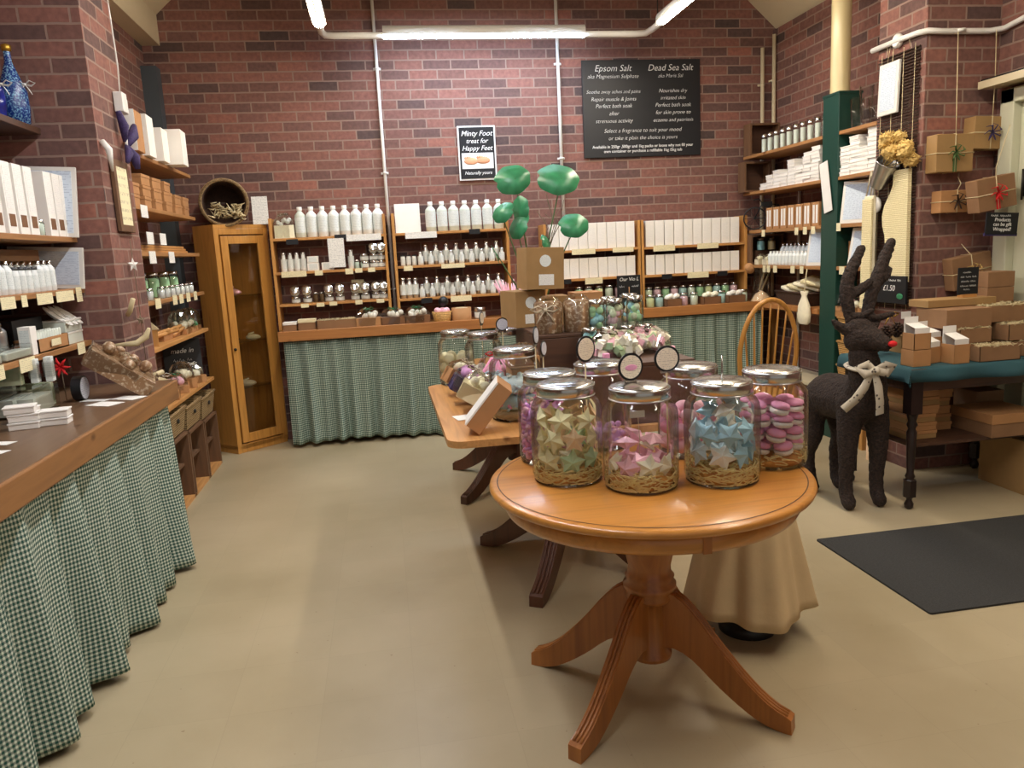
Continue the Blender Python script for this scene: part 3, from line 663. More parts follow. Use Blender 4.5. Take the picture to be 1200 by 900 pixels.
MB().box(-.1, -.07, 0, .1, -.05, .03).box(-.1, .05, 0, .1, .07, .03).build('foot', 'pine_y', t)
t = thing('wooden_tray', 'dark wooden tray edge behind the white cards, far left', 'tray', (-1.72, 2.95, SW), .1)
MB().box(-.12, -.16, 0, .12, .16, .012).box(.105, -.16, 0, .12, .16, .07).box(-.12, -.16, 0, -.105, .16, .07).box(-.12, .145, 0, .12, .16, .07).box(-.12, -.16, 0, .12, -.145, .07).build('tray_box', 'dark_wood', t)
# green soap bars stacked in film
two_tone('soap_green', (178, 196, 160), (206, 214, 186), 12); 
for i, (x, y, z, w_, h_, l) in enumerate(((-1.55, 3.42, .12, .11, .1, 'pale green soap slab standing upright on the clear tub'), (-1.46, 3.46, .12, .03, .1, 'narrow pale bar beside the green soap slab'), (-1.41, 3.48, .12, .03, .105, 'white narrow bar rightmost beside the green soap slab'), (-1.52, 3.6, 0, .12, .1, 'pale green soap slab on the worktop behind black tin'), (-1.60, 3.52, 0, .05, .11, 'slim white bar standing on the worktop in film'))):
    t = thing('soap_slab', l, 'soap', (x, y, SW+z), .1); MB().box(-w_/2, -.02, 0, w_/2, .02, h_).build('soap', 'soap_green' if i in (0, 3) else 'label_print', t, bevel=.004); MB().box(-w_/2-.003, -.023, h_*.2, w_/2+.003, .023, h_*.8).build('clear_band', 'cello', t)
t = thing('clear_tub', 'long clear plastic tub full of pale bars on worktop', 'tub', (-1.6, 3.4, SW), .05)
MB().box(-.2, -.13, 0, .2, .13, .115).build('tub_wall', 'cello', t, bevel=.012)
for k in range(5): MB().box(-.18+k*.075, -.11, .01, -.12+k*.075, .1, .075).build('pale_bar', 'bottle_clear', t)
t = thing('round_tin', 'black round tin lying on its side by tilted gift box', 'tin', (-1.37, 3.66, SW+.056), 0)
MB().lathe([(.055, -.02), (.055, .02)], 20, M=RY(pi/2)).build('tin_body', 'black_board', t); MB().lathe([(.05, .0201), (.05, .0215)], 20, M=RY(pi/2)).build('paper_label', 'tag_blue', t)
# the tilted clear-wrapped gift basket
t = cello_gift('gift_pack', 'tilted clear wrapped brown gift box leaning on left worktop', .3, .17, .13, 'cello_pot', 'cello_pot', 'ribbon_cream', 5, tray=.62)
t.location = (-1.24, 3.72, SW+.085); t.rotation_euler = (R(8), R(38), R(20))
t = thing('gift_flower', 'small red star ribbon flower beside the tilted gift box', 'bow', (-1.42, 3.62, SW+.16)); f = MB()
for k in range(7): a = k*.9; f.tube([(0, 0, 0), (.03*cos(a), -.02, .03*sin(a)), (.045*cos(a), -.01, .045*sin(a))], [.008, .006, .001], 5)
f.build('petals', 'red_felt', t); MB().tube([(0, 0, 0), (0, .01, -.15)], .002, 5).build('wire', 'twig', t)
for l, p, q, r_ in (('pale wooden stick with rounded tip lying across worktop end', (-1.25, 3.92, SW+.015), (-1.13, 4.08, SW+.05), .012),):
    o = MB().tube([p, q], r_, 10).build('bath_stick', 'raffia'); tag(o, l, 'stick')
o = MB().tube([(-1.33, 4.06, SW+.2), (-1.24, 4.1, SW+.2), (-1.2, 4.13, SW+.23), (-1.18, 4.12, SW+.27)], [.008, .016, .016, .008], 10).build('cotton_swag', 'raffia'); tag(o, 'curled cream tube hanging at the foot of brick pier', 'ornament')
o = MB().tube([(-1.295, 4.2, SW+.34), (-1.27, 4.16, SW+.36), (-1.24, 4.13, SW+.42)], .012, 10).build('bath_stick', 'raffia'); tag(o, 'pale cream stick leaning against the brick pier', 'stick')

# pier side face: junction box, butterfly, small frame, hanging stars
t = thing('junction_box', 'white junction box with cable on left brick pier', 'switch', (-1.305, 4.5, 2.33))
MB().box(0, -.04, -.05, .045, .04, .05).box(0, .05, -.045, .03, .1, .035).build('box_body', 'white_plastic', t, bevel=.004)
MB().tube([(.01, .05, .04), (.015, .06, .2), (.012, .05, .45), (.012, .03, .8)], .004, 6).build('cable', 'white_plastic', t)
t = thing('felt_butterfly', 'purple glittery butterfly ornament hanging on the left brick pier', 'ornament', (-1.28, 4.48, 2.13), rot=(0, R(-8), 0))
for (y0, z0, y1, z1, r_) in ((0, 0, -.03, .15, .026), (.02, -.02, .2, .11, .03), (0, -.02, -.11, -.12, .022), (.02, -.02, .04, -.14, .028)):
    MB().tube([(.0, y0, z0), (.02, (y0+y1)/2, (z0+z1)/2), (.015, y1, z1)], [r_*.4, r_, r_*.5], 8, flat=1).build('wing', 'purple', t)
MB().tube([(0, 0, -.03), (.012, .0, .03)], .008, 6).ball((.014, .03, -.11), .012, 8, 6).build('body', 'white_plastic', t)
t = thing('framed_text', 'narrow dark framed text hanging on the left brick pier', 'frame', (-1.305, 4.37, 1.84))
MB().box(0, -.115, -.18, .02, .115, .18).build('frame', 'crate_wood', t, bevel=.003); MB().box(.019, -.08, -.145, .0212, .08, .145).build('notice', 'card_print', t)
def star_bm(R1, R2, th, n=5, c=(0, 0, 0), M_=None, m=None):
    m = m or MB(); pts = []
    for k in range(2*n): a = pi/2+pi*k/n; q = R1 if k % 2 == 0 else R2; pts.append((c[0]+q*cos(a), c[1], c[2]+q*sin(a)))
    vs = pts+[(c[0], c[1]-th, c[2]), (c[0], c[1]+th, c[2])]; nn = 2*n
    return m.add(vs, [(k, (k+1) % nn, nn) for k in range(nn)]+[((k+1) % nn, k, nn+1) for k in range(nn)], False, M_)
t = thing('star_garland', 'string of small white wooden stars hanging on left brick pier', 'garland', (-1.285, 4.36, 1.62))
MB().tube([(0, 0, 0), (0, .01, -.3), (0, 0, -.66)], .002, 5).build('string', 'twig', t)
for k, z in enumerate((-.13, -.42)):
    star_bm(.038-.008*k, .017-.003*k, .01, c=(0, 0, z), M_=RZ(pi/2-.5)).build('star', 'white_plastic' if k == 0 else 'twig', t)
o = MB().tube([(-1.3, 4.18, 2.09), (-1.27, 4.17, 2.05), (-1.275, 4.2, 1.95)], [.016, .018, .006], 8).build('wall_hook', 'white_plastic'); tag(o, 'white plastic hook on the corner of left brick pier', 'hook')

# ================================================================ ALCOVE SHELVES (left, beyond the pier)
AY0, AY1 = 4.63, 6.05
for z, w_ in ((2.12, 'top'), (1.82, 'second'), (1.56, 'third'), (1.28, 'fourth'), (1.01, 'fifth'), (.64, 'bottom')):
    shelf_thing('alcove_shelf', w_+' wooden shelf counted from top in left alcove', -1.645, AY0, -1.315, AY1 if z > 1 or z < .7 else 6.0, z, .024, 'pine_y' if z < 1.1 else 'shelf_y')
t = thing('shelf_upright', 'dark metal upright strip carrying the left alcove shelves', 'shelf support', (-1.63, 5.62, .6)); MB().box(0, -.02, 0, .02, .02, 1.5).build('strip', 'slate_paint', t)
# cream boards/box files on top shelf
for i, (y, h_, w_, x) in enumerate(((4.72, .22, .17, -1.37), (4.95, .235, .17, -1.37), (5.22, .2, .13, -1.34), (5.42, .22, .18, -1.30))):
    t = thing('tall_carton', ORD[i].capitalize()+' cream carton counted from left on top alcove shelf' if i else 'Leftmost cream carton with kraft side on top alcove shelf', 'box', (x, y, 2.12), .04, 'cream cartons on the top alcove shelf')
    MB().box(-w_/2, 0, 0, w_/2, .16, h_).build('carton', 'kraft' if i == 0 else 'white_box', t, bevel=.002)
    MB().box(-w_/2, -.003, 0, w_/2, 0, h_).build('front_panel', 'white_box', t)
# small kraft boxes on second shelf
kb = Proto(mk_box('kraft_box', '', .11, .16, .062, 'kraft', lid='kraft', lidh=.3)); n = 0
for col, (y, cnt) in enumerate(((4.72, 2), (4.95, 3), (5.18, 3), (5.42, 3), (5.66, 2), (5.88, 2))):
    for k in range(cnt): kb.put((-1.385, y, 1.821+k*.064), random.uniform(-.06, .06), '%s kraft box in the %s stack of the second alcove shelf' % (('bottom', 'middle', 'top')[k] if cnt == 3 else ('bottom', 'top')[k], 'nearest' if col == 0 else ORD[col]), 'small kraft boxes in the alcove'); n += 1
for i, (y, z) in enumerate(((4.78, 1.79), (4.83, 1.64), (5.1, 1.64), (4.83, 1.53), (5.25, 1.53))):
    card(T(-1.312, y, z) @ RZ(pi/2), .13, .07, label=('white label on second alcove shelf edge', 'blue-white label below the second alcove shelf, left', 'white label below the second alcove shelf, right', 'left white label on third alcove shelf edge', 'right white label on third alcove shelf edge')[i], mat='paper_print')
for i in range(3): t = mk_box('wooden_board', ('lower', 'middle', 'upper')[i]+' thin pine board lying on the third alcove shelf', .2, 1.1-.1*i, .014, 'pine_y', 'board'); t.location = (-1.45, 5.3, 1.561+i*.015)
# green jars and small pots
gj = Proto(mk_jar('green_jar', '', .16, .055, 'bomb_green', gl='green_glass'))
for i, y in enumerate((4.8, 5.05, 5.3, 5.55, 5.78)): gj.put((-1.47, y, 1.281), 0, nth(i).capitalize()+' of five green glass jars on fourth alcove shelf', 'green jars in the alcove')
wp = Proto(mk_jar('white_pot', '', .07, .024, 'bottle_white', 'steel_lid', gl='cello'))
for i in range(10):
    if i in (2,): continue
    wp.put((-1.36, 4.72+i*.125, 1.281), 0, nth(i).capitalize()+' small white pot before green jars in alcove', 'small white pots in the alcove')
for i, (y, w_) in enumerate(((4.82, .11), (5.2, .1), (5.36, .1), (5.55, .1), (5.75, .09))): card(T(-1.312, y, 1.262) @ RZ(pi/2), w_, .06, label=nth(i).capitalize()+' cream price card on the fourth alcove shelf edge')
# fifth shelf: wooden goods
t = thing('wooden_house', 'small pale wooden house ornament on the fifth alcove shelf', 'ornament', (-1.37, 4.83, 1.01), .3)
MB().box(-.03, -.03, 0, .03, .03, .1).build('house_wall', 'pine_z', t); MB().prism([(-.04, 0), (.04, 0), (0, .045)], -.036, .036, T(0, 0, .1) @ RX(pi/2)).build('roof', 'raffia', t)
for i in range(7):
    o = MB().tube([(-1.5+.02*i, 4.95+i*.06, 1.03+.012*(i % 3)), (-1.36, 5.1+i*.07, 1.06+.02*(i % 2))], .012, 6).build('wooden_brush', 'pine_y'); tag(o, nth(i).capitalize()+' wooden brush handle in the heap on fifth alcove shelf', 'brush', 'wooden brushes in the alcove')
t = mk_box('kraft_tray', 'kraft tray under wooden brushes on the fifth alcove shelf', .2, .4, .05, 'kraft', 'tray'); t.location = (-1.48, 5.3, 1.011)
for i in range(3):
    t = cello_gift('wire_gift', nth(i).capitalize()+' clear wrapped bundle at far end of fifth alcove shelf', .12, .13, .17, 'kraft', 'leaf_green' if i == 2 else 'bomb_cream', 'steel_lid', 20+i, tray=.2); t.location = (-1.4, 5.58+i*.15, 1.011)
# bottom shelf: gift packs, tins, chalkboard
for i, (y, w_, h_, fl, rb) in enumerate(((4.78, .14, .13, 'bomb_pink', 'white_plastic'), (5.12, .17, .17, 'bomb_peach', 'white_plastic'), (5.36, .15, .14, 'bomb_pink', 'leaf_green'), (5.55, .15, .19, 'bomb_cream', 'twig'), (5.78, .16, .15, 'bomb_cream', 'white_plastic'))):
    t = cello_gift('gift_pack', nth(i).capitalize()+' clear wrapped gift pack on the bottom alcove shelf', w_, w_, h_, 'kraft', fl, rb, 30+i, group='gift packs on bottom alcove shelf'); t.location = (-1.42, y, .641); t.rotation_euler = (0, 0, .2*i)
o = MB().tube([(-1.4, 4.66, .86), (-1.33, 4.88, .78)], .02, 10).build('bath_stick', 'raffia'); tag(o, 'cream rolled cloth resting on gift packs in the alcove', 'roll')
for i, y in enumerate((5.0, 5.25)): t = mk_box('storage_box', ('left', 'right')[i]+' dull brown storage box behind gift packs in alcove', .12, .23, .27, 'kraft_dark', 'box'); t.location = (-1.575, y, .641)
t = thing('chalkboard', 'leaning chalkboard with white writing at end of the bottom alcove shelf', 'sign', (-1.5, 5.97, .64), rot=(R(-8), 0, R(20)))
MB().box(-.13, 0, 0, .13, .012, .3).build('board', 'black_board', t); text('lettering', 'made in', .05, T(0, -.003, .2) @ FACE_Y, 'chalk', t, .3); scribble(t, T(0, -.003, .14) @ FACE_Y, .13, .03, 4); scribble(t, T(0, -.003, .09) @ FACE_Y, .15, .03, 5)
# baskets on crates under the shelf
def basket(name, label, L_, W_, H_, mat, group=None, holes=True):
    t = thing(name, label, 'basket', group=group); m = MB(); a, b = L_/2, W_/2; q = .86; th = .012
    vs = [(-a*q, -b*q, 0), (a*q, -b*q, 0), (a*q, b*q, 0), (-a*q, b*q, 0), (-a, -b, H_), (a, -b, H_), (a, b, H_), (-a, b, H_)]
    i2 = [(-a*q+th, -b*q+th, th), (a*q-th, -b*q+th, th), (a*q-th, b*q-th, th), (-a*q+th, b*q-th, th), (-a+th, -b+th, H_), (a-th, -b+th, H_), (a-th, b-th, H_), (-a+th, b-th, H_)]
    f = [(0, 3, 2, 1), (0, 1, 5, 4), (1, 2, 6, 5), (2, 3, 7, 6), (3, 0, 4, 7)]+[(8, 9, 10, 11), (8, 12, 13, 9), (9, 13, 14, 10), (10, 14, 15, 11), (11, 15, 12, 8)]+[(4, 5, 13, 12), (5, 6, 14, 13), (6, 7, 15, 14), (7, 4, 12, 15)]
    m.add(vs+i2, f); m.build('basket_weave', mat, t)
    MB().tube([(-a, -b, H_), (a, -b, H_), (a, b, H_), (-a, b, H_)], .009, 6, closed=True).build('rim', mat, t)
    if holes: MB().ball((a*1.0, 0, H_*.62), .022, 8, 6, (.25, 1.2, .7)).build('handle_hole', 'black_frame', t)
    return t
bk = Proto(basket('wicker_basket', '', .3, .4, .15, 'wicker'))
for i, (y, z) in enumerate(((4.85, .45), (5.27, .43), (5.69, .41))): bk.put((-1.44, y, z), 0, ('nearest', 'middle', 'farthest')[i]+' rectangular wicker basket under the bottom alcove shelf', 'wicker baskets under the alcove shelf')
pc = thing('wooden_crate', '', 'crate')
MB().box(-.16, -.2, 0, .16, -.175, .4).build('side_board', 'crate_wood', pc); MB().box(-.16, .175, 0, .16, .2, .4).build('side_board', 'crate_wood', pc)
MB().box(-.16, -.2, .385, .16, .2, .4).build('top_board', 'crate_wood', pc); MB().box(-.16, -.2, 0, .16, .2, .02).build('base_board', 'pine_y', pc); MB().box(-.16, -.17, 0, -.145, .17, .4).build('back_board', 'crate_wood', pc)
MB().box(-.14, -.17, .2, .12, .17, .215).build('inner_shelf', 'crate_wood', pc)
pc = Proto(pc)
for i, (y, z) in enumerate(((4.86, 1.1), (5.28, 1.05), (5.7, 1.0))): pc.put((-1.455, y, 0), 0, ('nearest', 'middle', 'farthest')[i]+' upright wooden crate beneath the wicker baskets', 'wooden crates under the baskets', scale=(1, 1, z))

# ================================================================ CORNER CABINET
t = thing('display_cabinet', 'tall oak glazed corner cabinet carrying the dark rattan basket', 'cabinet', (0, 0, 0))
A, B = (-1.215, 6.12), (-.875, 6.43); C_, E_ = (-1.40, 6.29), (-.875, 6.485); G = (-1.40, 6.485)
poly = [A, B, E_, G, C_]
MB().prism(poly, 1.735, 1.765).build('top_board', 'cabinet_oak', t, bevel=.003); MB().prism(poly, .03, .06).build('base_board', 'cabinet_oak', t)
ang = math.atan2(B[1]-A[1], B[0]-A[0]); W = math.hypot(B[0]-A[0], B[1]-A[1]); MA = T(A[0], A[1], 0) @ RZ(ang)
MB().prism([A, (A[0]+.018, A[1]+.016), (C_[0]+.018, C_[1]+.016), C_], 0, 1.735).build('side_panel', 'cabinet_oak', t)
MB().box(-1.4, 6.47, .06, -.875, 6.485, 1.735).box(-1.4, 6.3, .06, -1.385, 6.47, 1.735).build('back_panel', 'cabinet_oak', t)
MB().box(0, 0, 0, .04, .022, 1.735, MA).box(W-.035, 0, 0, W, .022, 1.735, MA).box(.04, 0, .0, W-.035, .022, .07, MA).box(.04, 0, 1.69, W-.035, .022, 1.735, MA).build('frame', 'cabinet_oak', t, bevel=.003)
dr = MB().box(.045, -.012, .08, .105, .01, 1.68, MA).box(W-.1, -.012, .08, W-.04, .01, 1.68, MA).box(.105, -.012, .08, W-.1, .01, .15, MA).box(.105, -.012, 1.62, W-.1, .01, 1.68, MA).build('door', 'cabinet_oak', t, bevel=.003)
MB().box(.1, -.002, .145, W-.095, .002, 1.625, MA).build('pane', 'cab_glass', dr); MB().ball((.06, -.022, .82), .012, 8, 6, M=MA).build('knob', 'dark_metal', dr)
for z in (.5, .86, 1.22):
    MB().prism([(A[0]+.03, A[1]+.05), (B[0]-.01, B[1]+.0), (E_[0]-.01, 6.465), (-1.38, 6.465), (-1.375, 6.31)], z, z+.008).build('glass_shelf', 'jar_glass', t)
def shell_item(x, y, z, mat, label, sc=(1.4, .8, .6), r_=.04):
    o = MB().ball((0, 0, r_*sc[2]), r_, 12, 8, sc).ball((r_*.9, .01, r_*.5), r_*.6, 10, 6, (1, .8, .6)).tube([(-r_, 0, r_*.4), (-r_*.6, -.02, r_*1.3), (.3*r_, 0, r_*1.5)], r_*.18, 6).build('slipper', mat); o.location = (x, y, z); tag(o, label, 'ornament')
shell_item(-1.15, 6.24, 1.228, 'bomb_pink', 'pink and white knitted item on the upper glass shelf', r_=.045)
shell_item(-1.05, 6.34, .868, 'bomb_cream', 'pale soap animal on the middle glass shelf, right'); shell_item(-1.2, 6.27, .868, 'dark_metal', 'dark grey soap animal on the middle glass shelf, left')
shell_item(-1.12, 6.3, .508, 'bomb_white', 'white slipper shape on the lowest glass shelf', (1.7, .9, .6))
t2 = thing('figurine', 'small dark figurine on the cabinet floor', 'figurine', (-1.17, 6.22, .061)); MB().lathe([(.035, 0), (.03, .02), (.012, .03), (.02, .08), (.028, .11), (.012, .15), (.018, .17), (0, .2)], 14).build('figure', 'dark_metal', t2)
mk_box('white_card_box', 'pale card standing on the upper glass shelf', .05, .01, .12, 'label_print', 'card').location = (-1.19, 6.33, 1.228)
# basket on its side with dried roots
t = thing('dark_basket', 'dark rattan basket lying on its side atop the corner cabinet', 'basket', (-1.14, 6.36, 1.93), rot=(R(94), 0, R(12)))
t.location.y = 6.25
wv = lambda a, z: .012*sin(a*24+z*200)
MB().olathe([(.02, -.2), (.14, -.2), (.152, -.15), (.165, 0), (.172, .08), (.168, .1), (.15, .09), (.142, 0), (.13, -.15), (.02, -.18)], 40, wob=wv, M=T(0, 0, -.04)).build('basket_weave', 'dark_rattan', t)
MB().tube([(.168*cos(a*pi/16), .168*sin(a*pi/16), .06) for a in range(32)], .012, 7, closed=True).build('rim', 'wicker', t)
t = thing('dried_roots', 'tangle of pale dried roots inside the dark basket', 'dried plant', (-1.12, 6.22, 1.87)); rt = MB(); rr_ = random.Random(4)
for k in range(60):
    x, y, z = rr_.uniform(-.11, .11), rr_.uniform(-.02, .06), rr_.uniform(-.055, .03); rt.tube([(x, y, z), (x+rr_.uniform(-.04, .04), y-.03, z+rr_.uniform(-.02, .03)), (x+rr_.uniform(-.06, .06), y-.02, z+rr_.uniform(-.02, .05))], [.007, .006, .002], 5)
o = rt.build('root_tangle', 'raffia', t); o['kind'] = 'stuff'
t = thing('paper_sign', 'white printed sign standing at right on the corner cabinet', 'sign', (-.905, 6.40, 1.766), rot=(R(-5), 0, 0)); MB().box(-.06, 0, 0, .06, .004, .215).build('sheet', 'paper_print', t); MB().box(-.03, .004, 0, .03, .04, .004).build('foot', 'white_card', t)
# ================================================================ BACK COUNTER AND SHELF UNITS
CZ = .93
t = thing('counter', 'long pine counter against the back wall under the shelf units', 'counter', (1.3, 6.3, CZ))
MB().box(-2.13, -.15, -.03, 2.14, .195, 0).build('top_board', 'counter_wood', t, bevel=.003)
MB().box(-2.13, -.175, -.075, 2.14, -.15, .004).build('front_board', 'counter_wood', t, bevel=.004)
for x in (-2.1, -.9, .6, 2.1): MB().box(x-.02, .05, -.93, x+.02, .09, -.03).build('post', 'pine_z', t)
curtain('gingham_curtain', (-.80, 6.17), (1.42, 6.17), .03, .85, 'gingham_far', 'green gingham curtain under the back counter, left of the pine tables', 19, .055, 5, .01)
curtain('gingham_curtain', (1.5, 6.17), (3.2, 6.17), .03, .85, 'gingham_far', 'green gingham curtain under the back counter, behind the hoop back chair', 17, .055, 8, .01)
def unit(name, label, x0, x1, top, shelves, front=6.28):
    t = thing(name, label, 'shelf unit', ((x0+x1)/2, (front+6.495)/2, CZ)); a = (x1-x0)/2; d = (6.495-front)/2
    for s in (-1, 1): MB().box(s*a-.011, -d, 0, s*a+.011, d, top-CZ).build('side_panel', 'pine_z', t, bevel=.002)
    for z in shelves:
        MB().box(-a+.011, -d-.004, z-CZ-.02, a-.011, d, z-CZ).build('shelf_board', 'pine_x', t, bevel=.002)
    return t
unit('shelf_unit', 'pine shelf unit on back counter beside the corner cabinet', -.825, .045, 1.80, (1.645, 1.385, 1.135))
unit('shelf_unit', 'pine shelf unit on back counter left of the plant', .115, 1.03, 1.80, (1.645, 1.385, 1.125))
unit('shelf_unit', 'pine shelf unit of white boxes on back counter right of the plant', 1.34, 2.145, 1.66, (1.44, 1.205))
unit('shelf_unit', 'pine shelf unit of white boxes nearest the right corner', 2.175, 3.1, 1.66, (1.435, 1.20))
TOPL = 'top shelf of the leftmost pine unit'
lb = Proto(mk_bottle('tall_bottle', '', 'bottle', .235, .042, shoulder=.78)); lc = Proto(mk_bottle('tall_bottle', '', 'bottle', .235, .042, mat='bottle_clear', shoulder=.78, lab='label_print'))
for i in range(8):
    x = -.60+i*.086
    (lc if i == 0 else lb).put((x, 6.34, 1.646), 0, (nth(i).capitalize()+' of eight tall white bottles on '+TOPL) if i else 'Clear bottle with white label beside tall white bottles on leftmost pine unit', 'tall bottles on the leftmost pine unit')
for i in range(7): lc.put((.42+i*.0925, 6.34, 1.646), 0, nth(i).capitalize()+' of seven tall clear bottles on top shelf of second pine unit', 'tall clear bottles on the second pine unit')
t = cello_gift('gift_pack', 'clear wrapped pair of pale bottles at left end of top shelf', .15, .1, .2, 'bomb_cream', 'bottle_white', 'twig', 51, tray=.5); t.location = (-.725, 6.35, 1.646)
t = thing('blank_panel', 'large blank white panel leaning on top of second pine unit', 'sign', (.235, 6.33, 1.646), rot=(R(-6), 0, 0)); MB().box(-.1, 0, 0, .1, .006, .23).build('panel', 'white_card', t); MB().box(-.03, .006, 0, .03, .05, .004).build('foot', 'white_card', t)
# leftmost unit, middle shelf
pn = Proto(mk_bottle('slim_silver_bottle', '', 'bottle', .15, .024, mat='bottle_white', cap='aluminium', neck=.6, shoulder=.55))
for i in range(4): pn.put((-.755+i*.05, 6.34, 1.386), 0, nth(i).capitalize()+' of four slim silver capped bottles, leftmost pine unit', 'slim silver capped bottles')
for i, (x, z, w_, h_) in enumerate(((-.53, 0, .09, .06), (-.53, .062, .085, .05), (-.42, 0, .09, .06))): mk_box('white_carton', ('lower', 'upper', 'single')[i]+' white carton beside silver capped bottles on leftmost pine unit', w_, .08, h_, 'white_box', panel='label_print').location = (x, 6.34, 1.386+z)
card(T(-.34, 6.268, 1.515), .125, .225, label='large white paper notice hanging over the leftmost pine unit', mat='paper_print', name='paper_notice', cat='notice', group=None)
pn.put((-.235, 6.34, 1.386), 0, 'single slim bottle just right of the hanging paper notice')
for i in range(2): mk_jar('cream_jar', ('left', 'right')[i]+' tiny silver lidded jar right of the hanging notice', .065, .02, 'bottle_white').location = (-.19+i*.045, 6.33, 1.386)
tn = Proto(mk_tin('screw_tin', '', .055, .034))
for i, (x, k) in enumerate(((-.125, 2), (-.05, 2), (.008, 2))):
    for j in range(k): tn.put((x-.005, 6.34, 1.386+j*.057), 0, '%s silver tin in the %s stack on middle shelf, leftmost pine unit' % (('bottom', 'top')[j], nth(i)), 'silver tins on the leftmost pine unit')
for i, x in enumerate((-.05, .008)): tn.put((x-.005, 6.315, 1.386+.14), 0, ('left', 'right')[i]+' tilted lidded tin atop tin stacks, middle shelf, leftmost pine unit', 'silver tins on the leftmost pine unit', rot=(R(62), 0, 0))
# lower shelf tins
for i, (x, k, tl) in enumerate(((-.69, 1, 1), (-.60, 1, 1), (-.43, 1, 1), (-.345, 1, 1), (-.225, 1, 1), (-.145, 1, 1), (-.06, 1, 1), (.0, 1, 1))):
    for j in range(k): tn.put((x, 6.34, 1.136+j*.057), 0, nth(i).capitalize()+' upright tin on the lower shelf of leftmost pine unit', 'silver tins on the leftmost pine unit')
    if tl: tn.put((x, 6.325, 1.136+k*.057+.026), 0, nth(i).capitalize()+' tilted tin resting on another tin, lower shelf, leftmost pine unit', 'silver tins on the leftmost pine unit', rot=(R(60), 0, 0))
for i in range(2): mk_jar('spice_jar', ('left', 'right')[i]+' small brown filled jar between the tins of leftmost pine unit', .08, .022, 'kraft_brown').location = (-.535+i*.048, 6.34, 1.136)
card(T(-.20, 6.42, 1.24), .1, .11, label='cream card standing behind the lower shelf tins of leftmost pine unit', name='small_notice', cat='notice', group=None)
# second unit: rows of small bottles
sm = Proto(mk_bottle('small_bottle', '', 'bottle', .105, .0225, cap='aluminium', neck=.55, shoulder=.6)); bg = Proto(mk_bottle('medium_bottle', '', 'bottle', .165, .027, mat='aluminium', cap='steel_lid', neck=.6, shoulder=.7)); dk = Proto(mk_bottle('amber_vial', '', 'bottle', .085, .019, cap='black_frame', neck=.8))
for i in range(3): dk.put((.175+i*.045, 6.33, 1.386), 0, nth(i).capitalize()+' of three black topped vials on second pine unit', 'black topped vials')
for i in range(9): sm.put((.315+i*.083, 6.31, 1.386), 0, nth(i).capitalize()+' small front bottle on middle shelf of second pine unit', 'small bottles on the second pine unit')
for i in range(8): bg.put((.362+i*.083, 6.36, 1.386), 0, nth(i).capitalize()+' taller rear bottle on middle shelf of second pine unit', 'taller bottles on the second pine unit')
for i in range(3): bg.put((.16+i*.05, 6.33, 1.126), 0, nth(i).capitalize()+' of three tall bottles at left end, lower shelf, second pine unit', 'taller bottles on the second pine unit')
for i in range(9): sm.put((.31+i*.083, 6.31, 1.126), 0, nth(i).capitalize()+' small front bottle on lower shelf of second pine unit', 'small bottles on the second pine unit')
for i in range(8): bg.put((.352+i*.085, 6.36, 1.126), 0, nth(i).capitalize()+' taller rear bottle on lower shelf of second pine unit', 'taller bottles on the second pine unit')
# tall white boxes in units three and four
wb = thing('tall_white_box', '', 'box'); MB().box(-.0385, -.035, 0, .0385, .035, .215).build('box_body', 'white_box', wb, bevel=.0015); MB().box(-.026, -.0362, .03, .026, -.035, .17).build('printed_panel', 'box_print', wb); wb = Proto(wb)
wc = thing('short_white_box', '', 'box'); MB().box(-.0385, -.035, 0, .0385, .035, .165).build('box_body', 'white_box', wc, bevel=.0015); MB().box(-.024, -.0362, .02, .024, -.035, .14).build('printed_panel', 'box_print', wc); wc = Proto(wc)
for i in range(9): wb.put((1.42+i*.0815, 6.33, 1.441), random.uniform(-.03, .03), nth(i).capitalize()+' of nine tall white boxes on upper shelf of third pine unit', 'tall white boxes, third pine unit')
for i in range(10): wb.put((2.245+i*.0845, 6.33, 1.436), random.uniform(-.03, .03), nth(i).capitalize()+' of ten tall white boxes on upper shelf of rightmost pine unit', 'tall white boxes, rightmost pine unit')
for i in range(9): wc.put((1.42+i*.0815, 6.33, 1.206), random.uniform(-.03, .03), nth(i).capitalize()+' of nine shorter white boxes on lower shelf of third pine unit', 'short white boxes, third pine unit')
for i in range(10): wc.put((2.245+i*.0845, 6.33, 1.201), random.uniform(-.03, .03), nth(i).capitalize()+' of ten shorter white boxes on lower shelf of rightmost pine unit', 'short white boxes, rightmost pine unit')
# price cards on the units
pcs = [(-.68, 1.367, .19, .045), (-.49, 1.367, .06, .04), (-.255, 1.367, .06, .045), (-.18, 1.37, .055, .035), (-.08, 1.37, .055, .035), (-.62, 1.117, .06, .03), (-.50, 1.117, .06, .03), (-.40, 1.12, .06, .03), (-.20, 1.12, .055, .035), (-.03, 1.12, .06, .03),
       (.21, 1.365, .07, .04), (.57, 1.367, .19, .035), (.62, 1.1, .17, .045), (1.66, 1.425, .2, .045), (2.0, 1.425, .18, .04), (2.36, 1.42, .19, .05), (2.75, 1.42, .19, .045), (1.74, 1.18, .15, .05), (2.66, 1.18, .19, .05)]
for i, (x, z, w_, h_) in enumerate(pcs):
    un = 'leftmost' if x < .05 else 'second' if x < 1.1 else 'third' if x < 2.17 else 'rightmost'; same = [q for q in pcs if abs(q[1]-z) < .03 and (('leftmost' if q[0] < .05 else 'second' if q[0] < 1.1 else 'third' if q[0] < 2.17 else 'rightmost') == un)]
    card(T(x, 6.274, z), w_, h_, label='%s cream price card on %s shelf edge of %s pine unit' % (nth(same.index((x, z, w_, h_))), 'upper' if z > 1.3 and x > 1.1 else 'middle' if z > 1.3 else 'lower', un))
